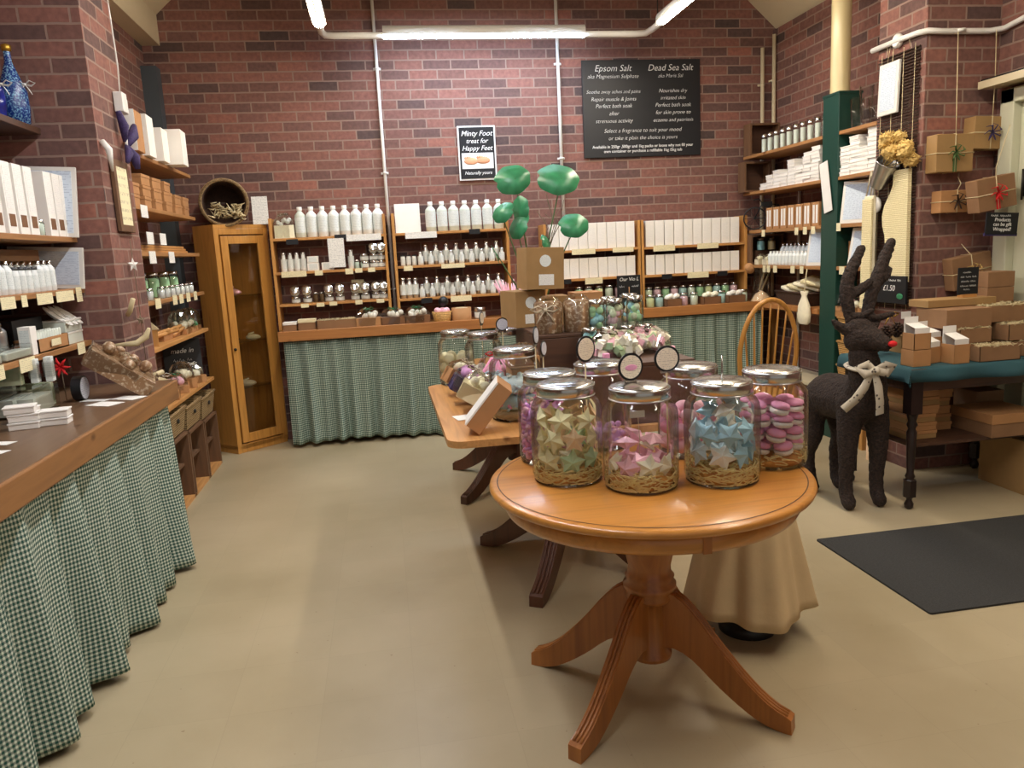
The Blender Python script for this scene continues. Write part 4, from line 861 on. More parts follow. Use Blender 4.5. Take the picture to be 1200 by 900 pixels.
card(T(-.12, 6.274, 1.625), .27, .05, label='long white label on top shelf edge of the leftmost pine unit', mat='paper_print'); card(T(.33, 6.274, 1.622), .25, .05, label='long white label on top shelf edge of the second pine unit', mat='paper_print')
for i, (x, z) in enumerate(((-.67, 1.615), (-.30, 1.635), (.76, 1.63), (.34, 1.1), (1.5, 1.185), (2.38, 1.18), (2.88, 1.18))):
    o = MB().box(-.045, -.004, -.02, .045, 0, .02).build('slate_tag', 'black_board'); o.location = (x, 6.272, z); tag(o, 'black slate price tag on '+('far left end of the top shelf, leftmost unit', 'the top shelf edge centre, leftmost unit', 'the top shelf edge of second pine unit', 'the lower left shelf edge of second pine unit', 'the lower shelf edge of third pine unit', 'left part of lower shelf edge, rightmost unit', 'right part of lower shelf edge, rightmost unit')[i], 'price tag', 'black slate tags')

# goods on the counter
mk_box('soap_box', 'small kraft box with white top, leftmost on back counter', .1, .1, .07, 'kraft_dark', lid='white_box', lidh=.3).location = (-.74, 6.23, CZ)
mk_box('soap_box', 'wider kraft box with cream top second on back counter', .13, .1, .085, 'kraft_dark', lid='cream_card', lidh=.3).location = (-.61, 6.23, CZ)
def open_box(name, label, w_, d_, h_, mat='kraft', fill=None, seed=1, loc=(0, 0, 0), rz=0, group=None):
    t = thing(name, label, 'box', loc, rz, group); e = .003
    MB().box(-w_/2, -d_/2, 0, w_/2, d_/2, e).box(-w_/2, -d_/2, 0, w_/2, -d_/2+e, h_).box(-w_/2, d_/2-e, 0, w_/2, d_/2, h_).box(-w_/2, -d_/2, 0, -w_/2+e, d_/2, h_).box(w_/2-e, -d_/2, 0, w_/2, d_/2, h_).build('box_wall', mat, t)
    if fill:
        m = MB(); q = random.Random(seed)
        for k in range(int(40+w_*d_*2500)):
            x, y = q.uniform(-.46, .46)*w_, q.uniform(-.46, .46)*d_; m.tube([(x, y, h_*.86), (x+q.uniform(-.025, .025), y+q.uniform(-.02, .02), h_*1.02+q.uniform(0, .008)), (x+q.uniform(-.04, .04), y+q.uniform(-.03, .03), h_*.95)], .0016, 4)
        m.box(-w_/2+e, -d_/2+e, h_*.1, w_/2-e, d_/2-e, h_*.9); o = m.build('shredded_filling', fill, t); o['kind'] = 'stuff'
    return t
open_box('kraft_tray', 'kraft tray of dried straw on back counter, left part', .3, .13, .07, 'kraft_dark', 'raffia', 3, (-.38, 6.22, CZ))
for i, (x, w_, h_, b, fl, rb) in enumerate(((-.13, .2, .15, 'kraft', 'bomb_white', 'leaf_green'), (.06, .2, .14, 'kraft_brown', 'bomb_white', 'leaf_green'), (.25, .2, .14, 'kraft_brown', 'bomb_white', 'leaf_green'))):
    t = cello_gift('gift_pack', ORD[i+0].capitalize()+' clear wrapped kraft gift tray from left on the back counter' if i else 'leftmost clear wrapped kraft gift tray on the back counter', w_, .14, h_, b, fl, rb, 60+i, tray=.45, group='gift trays on the back counter'); t.location = (x, 6.21, CZ)
t = thing('soap_basket', 'small round wicker basket with wrapped soaps on back counter', 'basket', (.45, 6.21, CZ)); MB().lathe([(.065, 0), (.08, .08), (.072, .08), (.06, .02), (0, .02)], 24).build('basket_weave', 'wicker_light', t)
f = MB(); [f.ball((.04*cos(k*1.3), .04*sin(k*1.3), .085), .026, 8, 6) for k in range(5)]; f.build('wrapped_soap', 'bomb_pink', t); 
t = thing('bath_puff', 'black round puff resting on the small round wicker basket', 'ball', (.47, 6.25, CZ+.155)); MB().ball((0, 0, 0), .042, 14, 10).build('puff', 'black_frame', t)
t = thing('round_box', 'yellow kraft round box with shredded filling on back counter', 'box', (.61, 6.22, CZ)); MB().lathe([(.08, 0), (.08, .1), (.074, .1), (.074, .02), (0, .02)], 28).build('box_wall', 'kraft', t); MB().lathe([(.07, .07), (.05, .1), (0, .105)], 14).build('filling', 'raffia', t)
mk_tin('screw_tin', 'silver tin right of the round yellow box on back counter', .095, .045).location = (.76, 6.22, CZ)
t = thing('feather_gift', 'clear pack of pink and cream dried petals behind glass jars', 'gift pack', (1.02, 6.15, CZ)); m = MB(); q = random.Random(9)
MB().box(-.07, -.05, 0, .07, .05, .1).build('tray', 'kraft', t)
for k in range(28): a = q.uniform(-1, 1); m.tube([(a*.04, q.uniform(-.03, .03), .08), (a*.09, q.uniform(-.04, .04), .19), (a*.15, q.uniform(-.04, .04), .26+q.uniform(-.05, .05))], [.008, .012, .003], 5)
m.build('dried_petals', 'bomb_pink', t)
# rows of small bath jars along the right part of the counter
fills = ['bomb_cream', 'bomb_pink', 'bomb_green', 'bomb_pink', 'bomb_paleblue', 'bomb_white', 'bomb_green', 'bomb_yellow', 'bomb_paleblue', 'bomb_green', 'bomb_pink', 'bomb_white']
pj = {f: Proto(mk_jar('bath_jar', '', .105, .037, f)) for f in sorted(set(fills))}
cn = {'bomb_cream': 'cream', 'bomb_pink': 'pink', 'bomb_green': 'green', 'bomb_paleblue': 'pale blue', 'bomb_white': 'white', 'bomb_yellow': 'yellow'}
for i in range(11): pj[fills[i]].put((2.25+i*.078, 6.38, CZ+.06), 0, '%s small glass jar with %s filling in rear row under rightmost unit' % (nth(i).capitalize(), cn[fills[i]]), 'small bath jars on the counter')
t = thing('jar_riser', 'low dark riser carrying the rear row of small jars', 'riser', (2.64, 6.39, CZ)); MB().box(-.435, -.05, 0, .435, .06, .06).build('riser_board', 'dark_wood', t)
for i, (x, f) in enumerate(((2.22, 'bomb_yellow'), (2.30, 'bomb_paleblue'), (2.52, 'bomb_pink'), (2.61, 'bomb_white'), (2.86, 'bomb_paleblue'), (3.06, 'bomb_white'))): pj[f].put((x, 6.25, CZ), 0, '%s small glass jar with %s filling in front row on right counter' % (nth(i).capitalize(), cn[f]), 'small bath jars on the counter')
for i, (x, w_) in enumerate(((2.40, .13), (2.74, .15), (2.96, .15))):
    t = open_box('soap_tray', nth(i).capitalize()+' of three brown kraft trays of soaps on right counter', w_, .11, .065, 'kraft_brown', None, 1, (x, 6.21, CZ), 0, 'brown kraft trays on the right counter'); m = MB()
    for k in range(4): m.ball((-w_*.3+k*w_*.2, 0, .075+.01*(k % 2)), .03, 8, 6, (1, 1, .8))
    m.build('soap_filling', 'bomb_white' if i != 1 else 'bomb_cream', t)
fills3 = ['bomb_green', 'bomb_white', 'bomb_yellow', 'bomb_white', 'bomb_pink', 'bomb_green']
for i, f in enumerate(fills3): pj[f].put((1.62+i*.088, 6.33, CZ+.1), 0, '%s small glass jar with %s filling on riser under third unit' % (nth(i).capitalize(), cn[f]), 'small bath jars on the counter')
t = thing('jar_riser', 'dark wooden riser under third pine unit beside chalkboard', 'riser', (1.82, 6.34, CZ)); MB().box(-.26, -.06, 0, .3, .06, .1).build('riser_board', 'dark_wood', t)
t = thing('chalkboard', 'small chalkboard with a carrot drawing standing before the pine units', 'sign', (2.0, 6.14, .99)); 
MB().box(-.1, 0, 0, .1, .014, .225).build('board', 'black_board', t, bevel=.002); MB().box(-.012, .014, -.06, .012, .03, .1).box(-.05, 0, -.06, .05, .06, -.05).build('stand', 'dark_wood', t)
text('lettering', 'Our Vio L', .04, T(0, -.003, .18) @ FACE_Y, 'chalk', t, .2)
for k, (x, z) in enumerate(((-.055, .13), (.055, .13), (-.055, .055), (.055, .055))): scribble(t, T(x, -.003, z) @ FACE_Y, .06, .025, k+2)
MB().tube([(0, -.002, .04), (0, -.003, .09), (0, -.002, .13)], [.002, .009, .011], 6, flat=.4).build('drawing', 'kraft', t)
# cone of utensils at the right end of the counter
t = thing('glass_vase', 'clear cone wrap holding wooden back scrubbers at counter end', 'vase', (3.2, 6.2, CZ)); MB().olathe([(.1, 0), (.085, .03), (.06, .2), (.075, .28)], 20).build('vase_wall', 'cello', t); MB().lathe([(.09, .002), (.05, .06), (0, .09)], 12).build('contents', 'bomb_peach', t)
def brush(label, p, q, mat, head):
    t = thing('back_brush', label, 'brush', p); v = Vector(q)-Vector(p); MB().tube([(0, 0, 0), v], .008, 8).build('handle', mat, t); MB().ball(v, .032, 10, 8, (1, 1, .7)).build('brush_head', head, t); return t
brush('back brush with pale stick leaning left out of the cone wrap', (3.18, 6.2, CZ+.09), (3.22, 6.13, CZ+.34), 'raffia', 'bomb_yellow'); brush('back brush with pale stick leaning right out of the cone wrap', (3.21, 6.21, CZ+.09), (3.29, 6.15, CZ+.33), 'raffia', 'bomb_cream')
o = MB().lathe([(.03, 0), (.035, .01), (.035, .09), (0, .095)], 16).build('pumice_roll', 'kraft'); o.location = (3.06, 6.12, CZ+.27); o.rotation_euler = (R(70), 0, R(-35)); tag(o, 'short kraft roll with dark end leaning on the cone wrap', 'roll'); 
# ================================================================ CENTRE TABLES
def sleg(c, foot, z_top, z_w, th=.045, seg=14, foot_l=.06):
    """sabre leg: profile in the vertical plane through centre and foot"""
    dx, dy = foot[0]-c[0], foot[1]-c[1]; L = math.hypot(dx, dy); a = math.atan2(dy, dx); top = []; bot = []
    for k in range(seg+1):
        u = k/seg; x = .03+(L-.03)*u; e = max(0, (u-.08)/.92); e = e**.92; q_ = e*e*(3-2*e)*.85+e*.15
        zc = .028+(z_top-z_w*.5-.028)*(1-q_)+.012*sin(pi*min(1, u*2.2))*(u < .46); h_ = (z_w*.5)*(1-u)**1.0+.026
        top.append((x, zc+h_)); bot.append((x, max(0, zc-h_) if u > .8 else zc-h_))
    top.append((L+.012, .046)); bot.append((L+.014, 0)); bot[-2] = (bot[-2][0], 0)
    poly = bot+top[::-1]; n = len(poly)
    m = MB(); h = len(top); vs = []
    for s_ in (-1, 1): vs += [(x, s_*th/2, z) for x, z in bot]+[(x, s_*th/2, z) for x, z in top]
    M_ = T(c[0], c[1], 0) @ RZ(a); f = []; k2 = 2*h
    for i in range(h-1):
        f += [(i, i+1, h+i+1, h+i), (k2+i, k2+h+i, k2+h+i+1, k2+i+1), (i, k2+i, k2+i+1, i+1), (h+i, h+i+1, k2+h+i+1, k2+h+i)]
    f += [(0, h, k2+h, k2), (h-1, k2+h-1, k2+2*h-1, 2*h-1)]
    m.add(vs, f, False, M_)
    for o_ in (-.28, 0, .28):                          # reeding along the top of the leg
        m.tube([M_ @ Vector((x, o_*th, z+.001)) for x, z in top[2:-1]], th*.11, 6)
    return m
def round_table(c, r_, feet, label, mat, legmat, zt=.75):
    t = thing('round_table', label, 'table', (c[0], c[1], 0)); M0 = T(-c[0], -c[1], 0)
    MB().lathe([(0, zt-.028), (r_*.965, zt-.028), (r_*.99, zt-.024), (r_, zt-.014), (r_*.995, zt-.005), (r_*.975, zt-.001), (r_*.955, zt-.0015), (r_*.95, zt), (0, zt)], 96).build('tabletop', mat, t)
    MB().olathe([(r_*.944, zt+.0004), (r_*.951, zt+.0004)], 96).build('inlay_line', 'dark_wood', t)
    MB().lathe([(r_*.86, zt-.09), (r_*.90, zt-.085), (r_*.915, zt-.07), (r_*.915, zt-.028), (r_*.88, zt-.028)], 80).build('apron', mat, t)
    MB().lathe([(0.0508, zt-.62), (0.0655, zt-.615), (0.0678, zt-.6), (0.0565, zt-.59), (0.0565, zt-.42), (0.0701, zt-.415), (0.0814, zt-.4), (0.0746, zt-.388), (0.0847, zt-.375), (0.0847, zt-.36), (0.0723, zt-.35), (0.0791, zt-.335), (0.0701, zt-.325), (0.0678, zt-.30), (0.0768, zt-.26), (0.0859, zt-.22), (0.0870, zt-.19), (0.0746, zt-.172), (0.0836, zt-.162), (0.0881, zt-.145), (0.0791, zt-.132), (0.0768, zt-.12), (0.0814, zt-.09)], 40).build('pedestal', legmat, t)
    for p in feet:
        o = sleg(c, p, .35, .15).build('leg', legmat, t); o.location = (-c[0], -c[1], 0)
    MB().box(-.012, -r_*.92, zt-.085, .012, -r_*.90, zt-.03).build('apron_joint', legmat, t)
    return t
RC = (.775, 2.24)
round_table(RC, .5, [(.45, 1.965), (.444, 2.515), (1.1, 1.945), (1.093, 2.515)], 'round oak pedestal table in front carrying the glass jars', 'oak_y', 'oak_leg')
round_table((.78, 4.78), .46, [(.38, 4.36), (.40, 5.12), (1.15, 4.4), (1.15, 5.1)], 'round wooden table at the far end of the table row', 'oak_y', 'dark_leg', .748)
# pine table with rounded corners
t = thing('pine_table', 'pale pine table with rounded corners behind the round table', 'table', (.78, 3.55, 0))
def rrect(a, b, r_, n=6):
    p = []
    for sx, sy, a0 in ((1, 1, 0), (-1, 1, 90), (-1, -1, 180), (1, -1, 270)):
        for k in range(n+1): an = R(a0+90*k/n); p.append((sx*(a-r_)+r_*cos(an), sy*(b-r_)+r_*sin(an)))
    return p
MB().prism(rrect(.58, .68, .07), .722, .75).build('tabletop', 'pine_y', t, bevel=.006)
MB().lathe([(.06, .12), (.07, .2), (.06, .35), (.075, .5), (.06, .6), (.09, .72)], 28, (0, -.2, 0)).build('pedestal', 'dark_leg', t)
for p in ((.53, 2.95), (.415, 3.70), (1.12, 3.05), (1.05, 3.8)):
    o = sleg((.78, 3.35), p, .36, .16, .06).build('leg', 'dark_leg', t); o.location = (-.78, -3.55, 0)
MB().box(-.4, -.2, .68, .4, -.12, .722).box(-.4, -.28, .68, .4, -.2, .722).build('bearer', 'dark_leg', t)

# ---- big glass jars
def big_jar(loc, label, r_=.112, h_=.31, tint='jar_glass'):
    t = thing('glass_jar', label, 'jar', loc)
    MB().olathe([(0.0, .004), (r_*.9, .004), (r_*.97, .012), (r_, .028), (r_, h_*.70), (r_*.97, h_*.765), (r_*.88, h_*.82), (r_*.78, h_*.85), (r_*.755, h_*.87), (r_*.755, h_*.9)], 48).build('glass_body', tint, t)
    MB().lathe([(0, 0), (r_*.9, 0), (r_*.96, .004), (r_*.9, .008), (0, .008)], 40).build('base_rim', tint, t)
    MB().lathe([(r_*.79, h_*.868), (r_*.8, h_*.87), (r_*.8, h_*.965), (r_*.77, h_*.985), (r_*.72, h_*.992), (r_*.6, h_*.985), (r_*.56, h_*.992), (r_*.2, h_*1.0), (0, h_*1.0)], 48).build('lid', 'steel_lid', t)
    MB().tube([(r_*.80*cos(a*pi/20), r_*.80*sin(a*pi/20), h_*.868) for a in range(40)], .0022, 5, closed=True).tube([(r_*.79*cos(a*pi/20), r_*.79*sin(a*pi/20), h_*.965) for a in range(40)], .0025, 5, closed=True).build('lid_bead', 'aluminium', t)
    return t
def straw(loc, r_, h_, seed, mat='straw_orange', label='orange shredded straw at the bottom of a glass jar', n=330):
    q = random.Random(seed); m = MB()
    for k in range(n):
        a = q.uniform(0, 2*pi); rr = r_*(.93 if k % 3 else q.uniform(.3, .9)); z = q.uniform(.006, h_) if k % 3 else h_; w_ = q.uniform(-.022, .022); c_ = Vector((rr*cos(a), rr*sin(a), z)); tg = Vector((-sin(a), cos(a), q.uniform(-.5, .5)))
        p = [c_-tg*.018, c_+Vector((0, 0, .006))*q.uniform(-1, 1), c_+tg*.018]
        for v in p:
            l = math.hypot(v.x, v.y); 
            if l > r_*.945: v.x *= r_*.945/l; v.y *= r_*.945/l
            v.z = max(.01, v.z)
        m.tube(p, .0019, 4)
    core = MB().lathe([(0, .009), (r_*.84, .009), (r_*.85, h_*.7), (r_*.6, h_*.85), (0, h_*.9)], 20)
    o = core.build('straw_filling', mat); m.build('straw_strands', 'straw_light' if mat == 'straw_orange' else mat, o); o.location = loc; tag(o, label, 'straw', kind='stuff'); return o
STAR = {}
def star_obj(mat, R1=.040):
    k = (mat, R1)
    if k not in STAR: STAR[k] = Proto(star_bm(R1, R1*.56, R1*.46).build('star_bath_bomb', mat))
    return STAR[k]
def fill_stars(c, r_, z0, layers, cols, jar, seed, R1=.04, top=True, cname=None):
    q = random.Random(seed); recs = []
    for j, n in enumerate(layers):
        rr = r_-.019; a0 = q.uniform(0, 6.28)
        for k in range(n):
            a = a0+2*pi*k/n+q.uniform(-.08, .08); z = z0+R1*.95+j*R1*1.42+q.uniform(-.004, .004)
            recs.append((c[0]+rr*cos(a)*.95, c[1]+rr*sin(a)*.95, z, a+pi/2+q.uniform(-.25, .25), R(q.uniform(-30, 12)), q.uniform(0, 1.2)))
    for j in range(len(layers)):
        for k in range(3):
            a = j*1.1+k*2.09; recs.append((c[0]+.034*cos(a), c[1]+.034*sin(a), z0+R1*1.0+j*R1*1.42, q.uniform(0, 6), R(q.uniform(-50, 50)), q.uniform(0, 1.2)))
    zt = z0+R1*.9+len(layers)*R1*1.42
    if top:
        for k in range(4): a = q.uniform(0, 6.28)+k*1.57; recs.append((c[0]+.042*cos(a), c[1]+.042*sin(a), zt-.008+.006*k, a, R(q.uniform(-75, -45)), q.uniform(0, 1.2)))
    cnt = {}
    recs.sort(key=lambda e: (e[0]*.987-e[1]*.158))
    for (x, y, z, rz, tilt, sp) in recs:
        mat = q.choice(cols); cnt[mat] = cnt.get(mat, 0)+1; nm = CN[mat]; o = star_obj(mat, R1).put((x, y, z), 0, None, 'star bath bombs in the '+jar)
        Mx = RZ(rz) @ RX(tilt) @ RY(sp); o.rotation_euler = Mx.to_euler(); tag(o, '%s %s star bath bomb counted from left in the %s' % (ordn(cnt[mat]), nm, jar), 'bath bomb')
def ordn(n): return ['zeroth', 'first']+[x for x in ORD[1:]] if False else (['', 'first']+ORD[1:]+['twenty first', 'twenty second'])[n]
CN = dict(bomb_yellow='pale yellow', bomb_cream='cream', bomb_peach='peach', bomb_green='pale green', bomb_pink='pink', bomb_blue='blue', bomb_paleblue='grey blue', bomb_white='white', bomb_hotpink='rose pink', bomb_lilac='lilac')
JZ = .7506
A_, B_, C__, D_, E__, J2 = (.529, 2.275), (.719, 2.134), (.967, 2.114), (1.19, 2.235), (.53, 2.51), (.74, 2.64)
names = {'A': 'front left jar', 'B': 'front middle jar', 'C': 'front right jar'}
big_jar((*A_, JZ), 'large glass jar of pale yellow and green stars, front left'); straw((*A_, JZ), .112, .045, 1, label='orange straw bed in the front left jar of yellow stars'); fill_stars(A_, .1, JZ+.034, [7, 7, 6], ['bomb_yellow', 'bomb_yellow', 'bomb_cream', 'bomb_peach', 'bomb_green'], names['A'], 21, .043)
big_jar((*B_, JZ), 'large glass jar half full of pink and cream stars, front middle'); straw((*B_, JZ), .112, .05, 2, label='orange straw bed in the front middle jar of pink stars', n=380); fill_stars(B_, .1, JZ+.032, [7], ['bomb_pink', 'bomb_cream'], names['B'], 9, .044)
big_jar((*C__, JZ), 'large glass jar of blue stars, front right'); straw((*C__, JZ), .112, .055, 3, label='orange straw bed in the front right jar of blue stars', n=380); fill_stars(C__, .1, JZ+.05, [7, 7], ['bomb_blue', 'bomb_blue', 'bomb_paleblue', 'bomb_white'], names['C'], 14, .045)
# sandwiched bath melts
def melt(c, z, rz, tilt, label, group, col='bomb_hotpink'):
    t = thing('bath_melt', label, 'bath melt', (c[0], c[1], z), rot=(tilt, 0, rz), group=group)
    for s in (1, -1): MB().lathe([(.026, s*.002), (.03, s*.006), (.028, s*.014), (.02, s*.019), (0, s*.021)][::s], 18, wob=lambda a, z_: .04*sin(a*8)).build('melt_half', col if s > 0 else 'bomb_white', t)
def melts(c, r_, z0, layers, jar, seed, col='bomb_hotpink'):
    q = random.Random(seed); recs = []
    for j in range(layers):
        n = 6; a0 = q.uniform(0, 6)
        for k in range(n): a = a0+k*2*pi/n; recs.append((c[0]+(r_-.036)*cos(a), c[1]+(r_-.036)*sin(a), z0+.022+j*.043))
        recs.append((c[0], c[1], z0+.022+j*.043))
    recs.sort(key=lambda e: (e[0]*.987-e[1]*.158))
    for i, (x, y, z) in enumerate(recs): melt((x, y), z, q.uniform(0, 6), q.uniform(-.25, .25), 'pink and white sandwiched bath melt inside the '+jar, 'bath melts in the '+jar, col)
big_jar((*D_, JZ), 'large glass jar of pink and white sandwiched bath melts, right'); straw((*D_, JZ), .112, .04, 4, label='orange straw bed in the jar of pink bath melts', n=120); melts(D_, .104, JZ+.04, 4, 'right jar', 5)
G_ = (1.0, 2.43)
big_jar((*G_, JZ), 'large glass jar of pink bath bombs behind the blue star jar')
def balls(c, r_, z0, z1, rad, mats, label, group, seed, cat='bath bomb', name='round_bath_bomb', sc=(1, 1, .8)):
    q = random.Random(seed); P = {}; z = z0+rad
    while z < z1:
        n = max(4, int(2*pi*(r_-rad)/(rad*2.05))); a0 = q.uniform(0, 6)
        for k in range(n):
            a = a0+k*2*pi/n; m_ = q.choice(mats)
            if m_ not in P: P[m_] = Proto(MB().ball((0, 0, 0), rad, 12, 8, sc).build(name, m_))
            o = P[m_].put((c[0]+(r_-rad)*cos(a), c[1]+(r_-rad)*sin(a), z)); o.rotation_euler = (q.uniform(-.3, .3), q.uniform(-.3, .3), q.uniform(0, 6)); tag(o, label % CN.get(m_, 'pale'), cat, group)
        z += rad*1.75
balls(G_, .106, JZ+.01, JZ+.19, .03, ['bomb_hotpink', 'bomb_pink'], '%s round bath bomb in the jar behind the blue stars', 'round bath bombs behind the blue stars', 6)
def petals(c, r_, z0, z1, mats, label, n, seed, s=.018):
    q = random.Random(seed)
    m = {k: MB() for k in mats}
    for k in range(n):
        a = q.uniform(0, 2*pi); z = q.uniform(z0, z1); rr = (r_-.012)*(q.uniform(.85, 1) if z < z1-.03 else q.uniform(.2, .95)); b = m[q.choice(mats)]
        M_ = T(rr*cos(a), rr*sin(a), z) @ RZ(a) @ RY(q.uniform(-.8, .8)) @ RX(q.uniform(-1, 1))
        b.lathe([(0, -.2*s), (s*.6, -.05*s), (s*.66, .3*s), (0, .45*s)], 8, M=M_)
    t = thing('petal_filling', label, 'petals', (*c, JZ)); t['kind'] = 'stuff'
    for k, b in m.items(): b.build('petal_mass', k, t)
    MB().lathe([(0, z0), (r_*.8, z0), (r_*.8, z1-.02), (0, z1-.005)], 20).build('petal_core', mats[0], t)
big_jar((*E__, JZ), 'large glass jar of lilac and pink petals behind yellow stars'); petals(E__, .106, .02, .20, ['bomb_lilac', 'bomb_hotpink', 'bomb_pink'], 'lilac and pink petal soaps filling the left rear jar', 420, 3)
big_jar((*J2, JZ), 'large glass jar at the back of the round table, nearly empty'); petals(J2, .106, .01, .07, ['bomb_lilac', 'bomb_pink'], 'pink petal soaps at the bottom of nearly empty jar', 120, 8)
F_ = (.53, 3.22)
big_jar((*F_, JZ), 'large glass jar of teal and pink soaps on the pine table'); petals(F_, .106, .05, .12, ['bomb_blue', 'bomb_hotpink', 'bomb_white'], 'teal pink and white soaps in the pine table jar', 130, 5); petals(F_, .106, .12, .19, ['bomb_paleblue', 'bomb_white'], 'pale blue soaps heaped on top in the pine table jar', 90, 7); straw((*F_, JZ), .112, .05, 9, 'raffia', 'pale straw bed in the pine table jar', 90)
for i, (c, mats, l) in enumerate((((.37, 4.22), ['soap_egg'], 'of pale egg shaped soaps, leftmost of the far jars'), ((.50, 4.03), ['bomb_white', 'soap_egg'], 'of white and cream soaps, middle of the far jars'), ((.67, 4.17), ['bomb_white', 'bomb_pink'], 'with pale soaps, rightmost of the far jars'))):
    CN.setdefault('soap_egg', 'pale yellow')
    z = .751 if c[1] < 4.1 else .751
    big_jar((*c, z), 'glass jar '+l, .1, .30); balls(c, .094, z+.01, z+(.17, .14, .1)[i], .03, mats, '%s egg shaped soap in '+('leftmost', 'middle', 'rightmost')[i]+' far jar', 'egg shaped soaps in the '+('leftmost', 'middle', 'rightmost')[i]+' far jar', 40+i, 'soap', 'egg_soap', (1, 1, 1.15))
# round tags on sticks
def tagsign(loc, r_, rz, label, face='tag_print', stick=.12, art=None, cat='tag sign'):
    t = thing('tag_sign', label, cat, loc, rz); M_ = T(0, 0, stick+r_) @ RX(pi/2)
    MB().lathe([(r_, -.002), (r_, .002)], 36, M=M_).build('tag_rim', 'black_frame', t); MB().lathe([(r_*.84, .002), (r_*.84, .0034)], 32, M=M_).build('tag_face', face, t)
    MB().tube([(0, .003, 0), (0, .003, stick+r_*.5)], .0025, 6).build('stick', 'raffia', t)
    MB().box(-.02, 0, stick-.004, .02, .006, stick+.008).build('clip', 'steel_lid', t)
    if art: MB().ball((0, 0, 0), r_*.5, 12, 6, (1, .45, .04), M=T(0, -.0042, stick+r_*.95) @ RX(pi/2)).build('picture', art, t)
    return t
tagsign((.712, 2.19, JZ+.306), .042, .2, 'round tag with pink picture standing on the front middle jar', stick=.005, art='bomb_hotpink')
tagsign((.868, 2.30, JZ), .042, 0, 'round black rimmed tag on a stick left of the blue star jar', stick=.31)
tagsign((.63, 2.40, JZ), .043, .55, 'oval looking cream tag on a stick behind the yellow star jar', stick=.345)
tagsign((.60, 2.93, JZ-.0), .03, 1.0, 'small turned tag on a stick just behind the cream tag', 'tag_blue', .30)
tagsign((.575, 2.83+.12, JZ), .036, 1.1, 'small blue white tag on a stick by the pine table jar', 'tag_blue', .345)
tagsign((.60, 3.98, .751), .035, .1, 'dark rimmed blue tag above the far jars', 'tag_blue', .30); tagsign((.52, 4.2, .751), .035, 1.1, 'turned pale tag beside the dark rimmed tag above far jars', 'tag_print', .32)
o = MB().tube([(0, 0, 0), (0, 0, .07)], [.004, .002], 6).build('lid_spike', 'steel_lid'); o.location = (.962, 2.10, JZ+.31); tag(o, 'thin metal spike standing on the blue star jar lid', 'spike')
t = thing('hanging_tag', 'small white tag on a string inside the front middle jar', 'tag', (.712, 2.13, JZ+.08)); MB().tube([(0, 0, 0), (.004, 0, .06), (0, 0, .13)], .001, 5).build('string', 'raffia', t); MB().box(-.025, -.002, .13, .02, .002, .15).build('paper_tag', 'label_print', t)

# ---- wooden crates as risers
def crate(loc, w_, d_, h_, label, mat='dark_wood', rz=0):
    t = thing('wooden_riser', label, 'crate', loc, rz); n = 3
    MB().box(-w_/2, -d_/2, h_-.016, w_/2, d_/2, h_).build('top_board', mat, t, bevel=.003)
    MB().box(-w_/2, -d_/2, 0, w_/2, -d_/2+.016, h_-.017).build('front_board', mat, t, bevel=.003); MB().box(-w_/2, d_/2-.016, 0, w_/2, d_/2, h_-.017).build('rear_board', mat, t)
    for s in (-1, 1): MB().box(s*w_/2-(.016 if s > 0 else 0), -d_/2+.017, 0, s*w_/2+(.016 if s < 0 else 0), d_/2-.017, h_-.017).build('side_board', mat, t)
    return t
crate((1.035, 3.16, .7505), .36, .52, .25, 'dark wooden riser box directly behind the front middle jar')
crate((.98, 3.78, .7505), .58, .64, .32, 'larger dark wooden riser box under kraft boxes and plant')
# goods on the front riser
def bagged(loc, n, label, seed, spread=(.15, .1), cols=('bomb_white', 'bomb_pink', 'bomb_green', 'bomb_cream'), z=.0):
    q = random.Random(seed); t = thing('bagged_bombs', label, 'bag', loc); ms = {c: MB() for c in cols}
    for k in range(n):
        s = .014; ms[q.choice(cols)].box(-s, -s, -s, s, s, s, T(q.uniform(-1, 1)*spread[0]*.85, q.uniform(-1, 1)*spread[1]*.85, .018+q.uniform(0, .05)) @ RZ(q.uniform(0, 3)) @ RX(q.uniform(0, 1)))
    for c, m in ms.items(): m.build('pastel_cubes', c, t)
    f = MB(); N_, K = 16, 5; vs = []
    for j in range(K):
        for k in range(N_): a = 2*pi*k/N_; e = (1.05, 1.12, .95, .6, .12)[j]*(1+q.uniform(-.09, .09)); vs.append((cos(a)*spread[0]*e, sin(a)*spread[1]*e, (0.002, .03, .075, .1, .105)[j]*(1+q.uniform(-.1, .1))))
    f.add(vs, [(j*N_+k, j*N_+(k+1) % N_, (j+1)*N_+(k+1) % N_, (j+1)*N_+k) for j in range(K-1) for k in range(N_)], False); f.build('clear_wrap', 'cello', t); return t
bagged((.96, 3.16, 1.001), 60, 'clear bag of small pastel bath cubes on front riser, left', 1, (.11, .1)); bagged((1.12, 3.2, 1.001), 55, 'clear bag of small white and pink bath cubes on front riser, right', 2, (.09, .1))
for i in range(3): mk_box('bath_cube', nth(i).capitalize()+' loose pink bath cube at the edge of the front riser', .026, .026, .026, 'bomb_hotpink' if i == 0 else 'bomb_pink', 'bath bomb', bevel=.003).location = ((.885, 1.17, 1.2)[i], (3.04, 3.05, 3.12)[i], 1.001)
def tjar(loc, r_, h_, mats, label, seed):
    t = mk_jar('bath_jar', label, h_, r_, mats[0], gl='green_glass', seg=24); t.location = loc; [D.objects.remove(ch) for ch in list(t.children) if ch.name.startswith('contents')]
    q = random.Random(seed)
    for m_ in mats:
        b = MB()
        for k in range(5): b.ball((q.uniform(-.5, .5)*r_, q.uniform(-.5, .5)*r_, q.uniform(.12, .68)*h_), r_*.42, 10, 7)
        b.build('bath_bombs', m_, t)
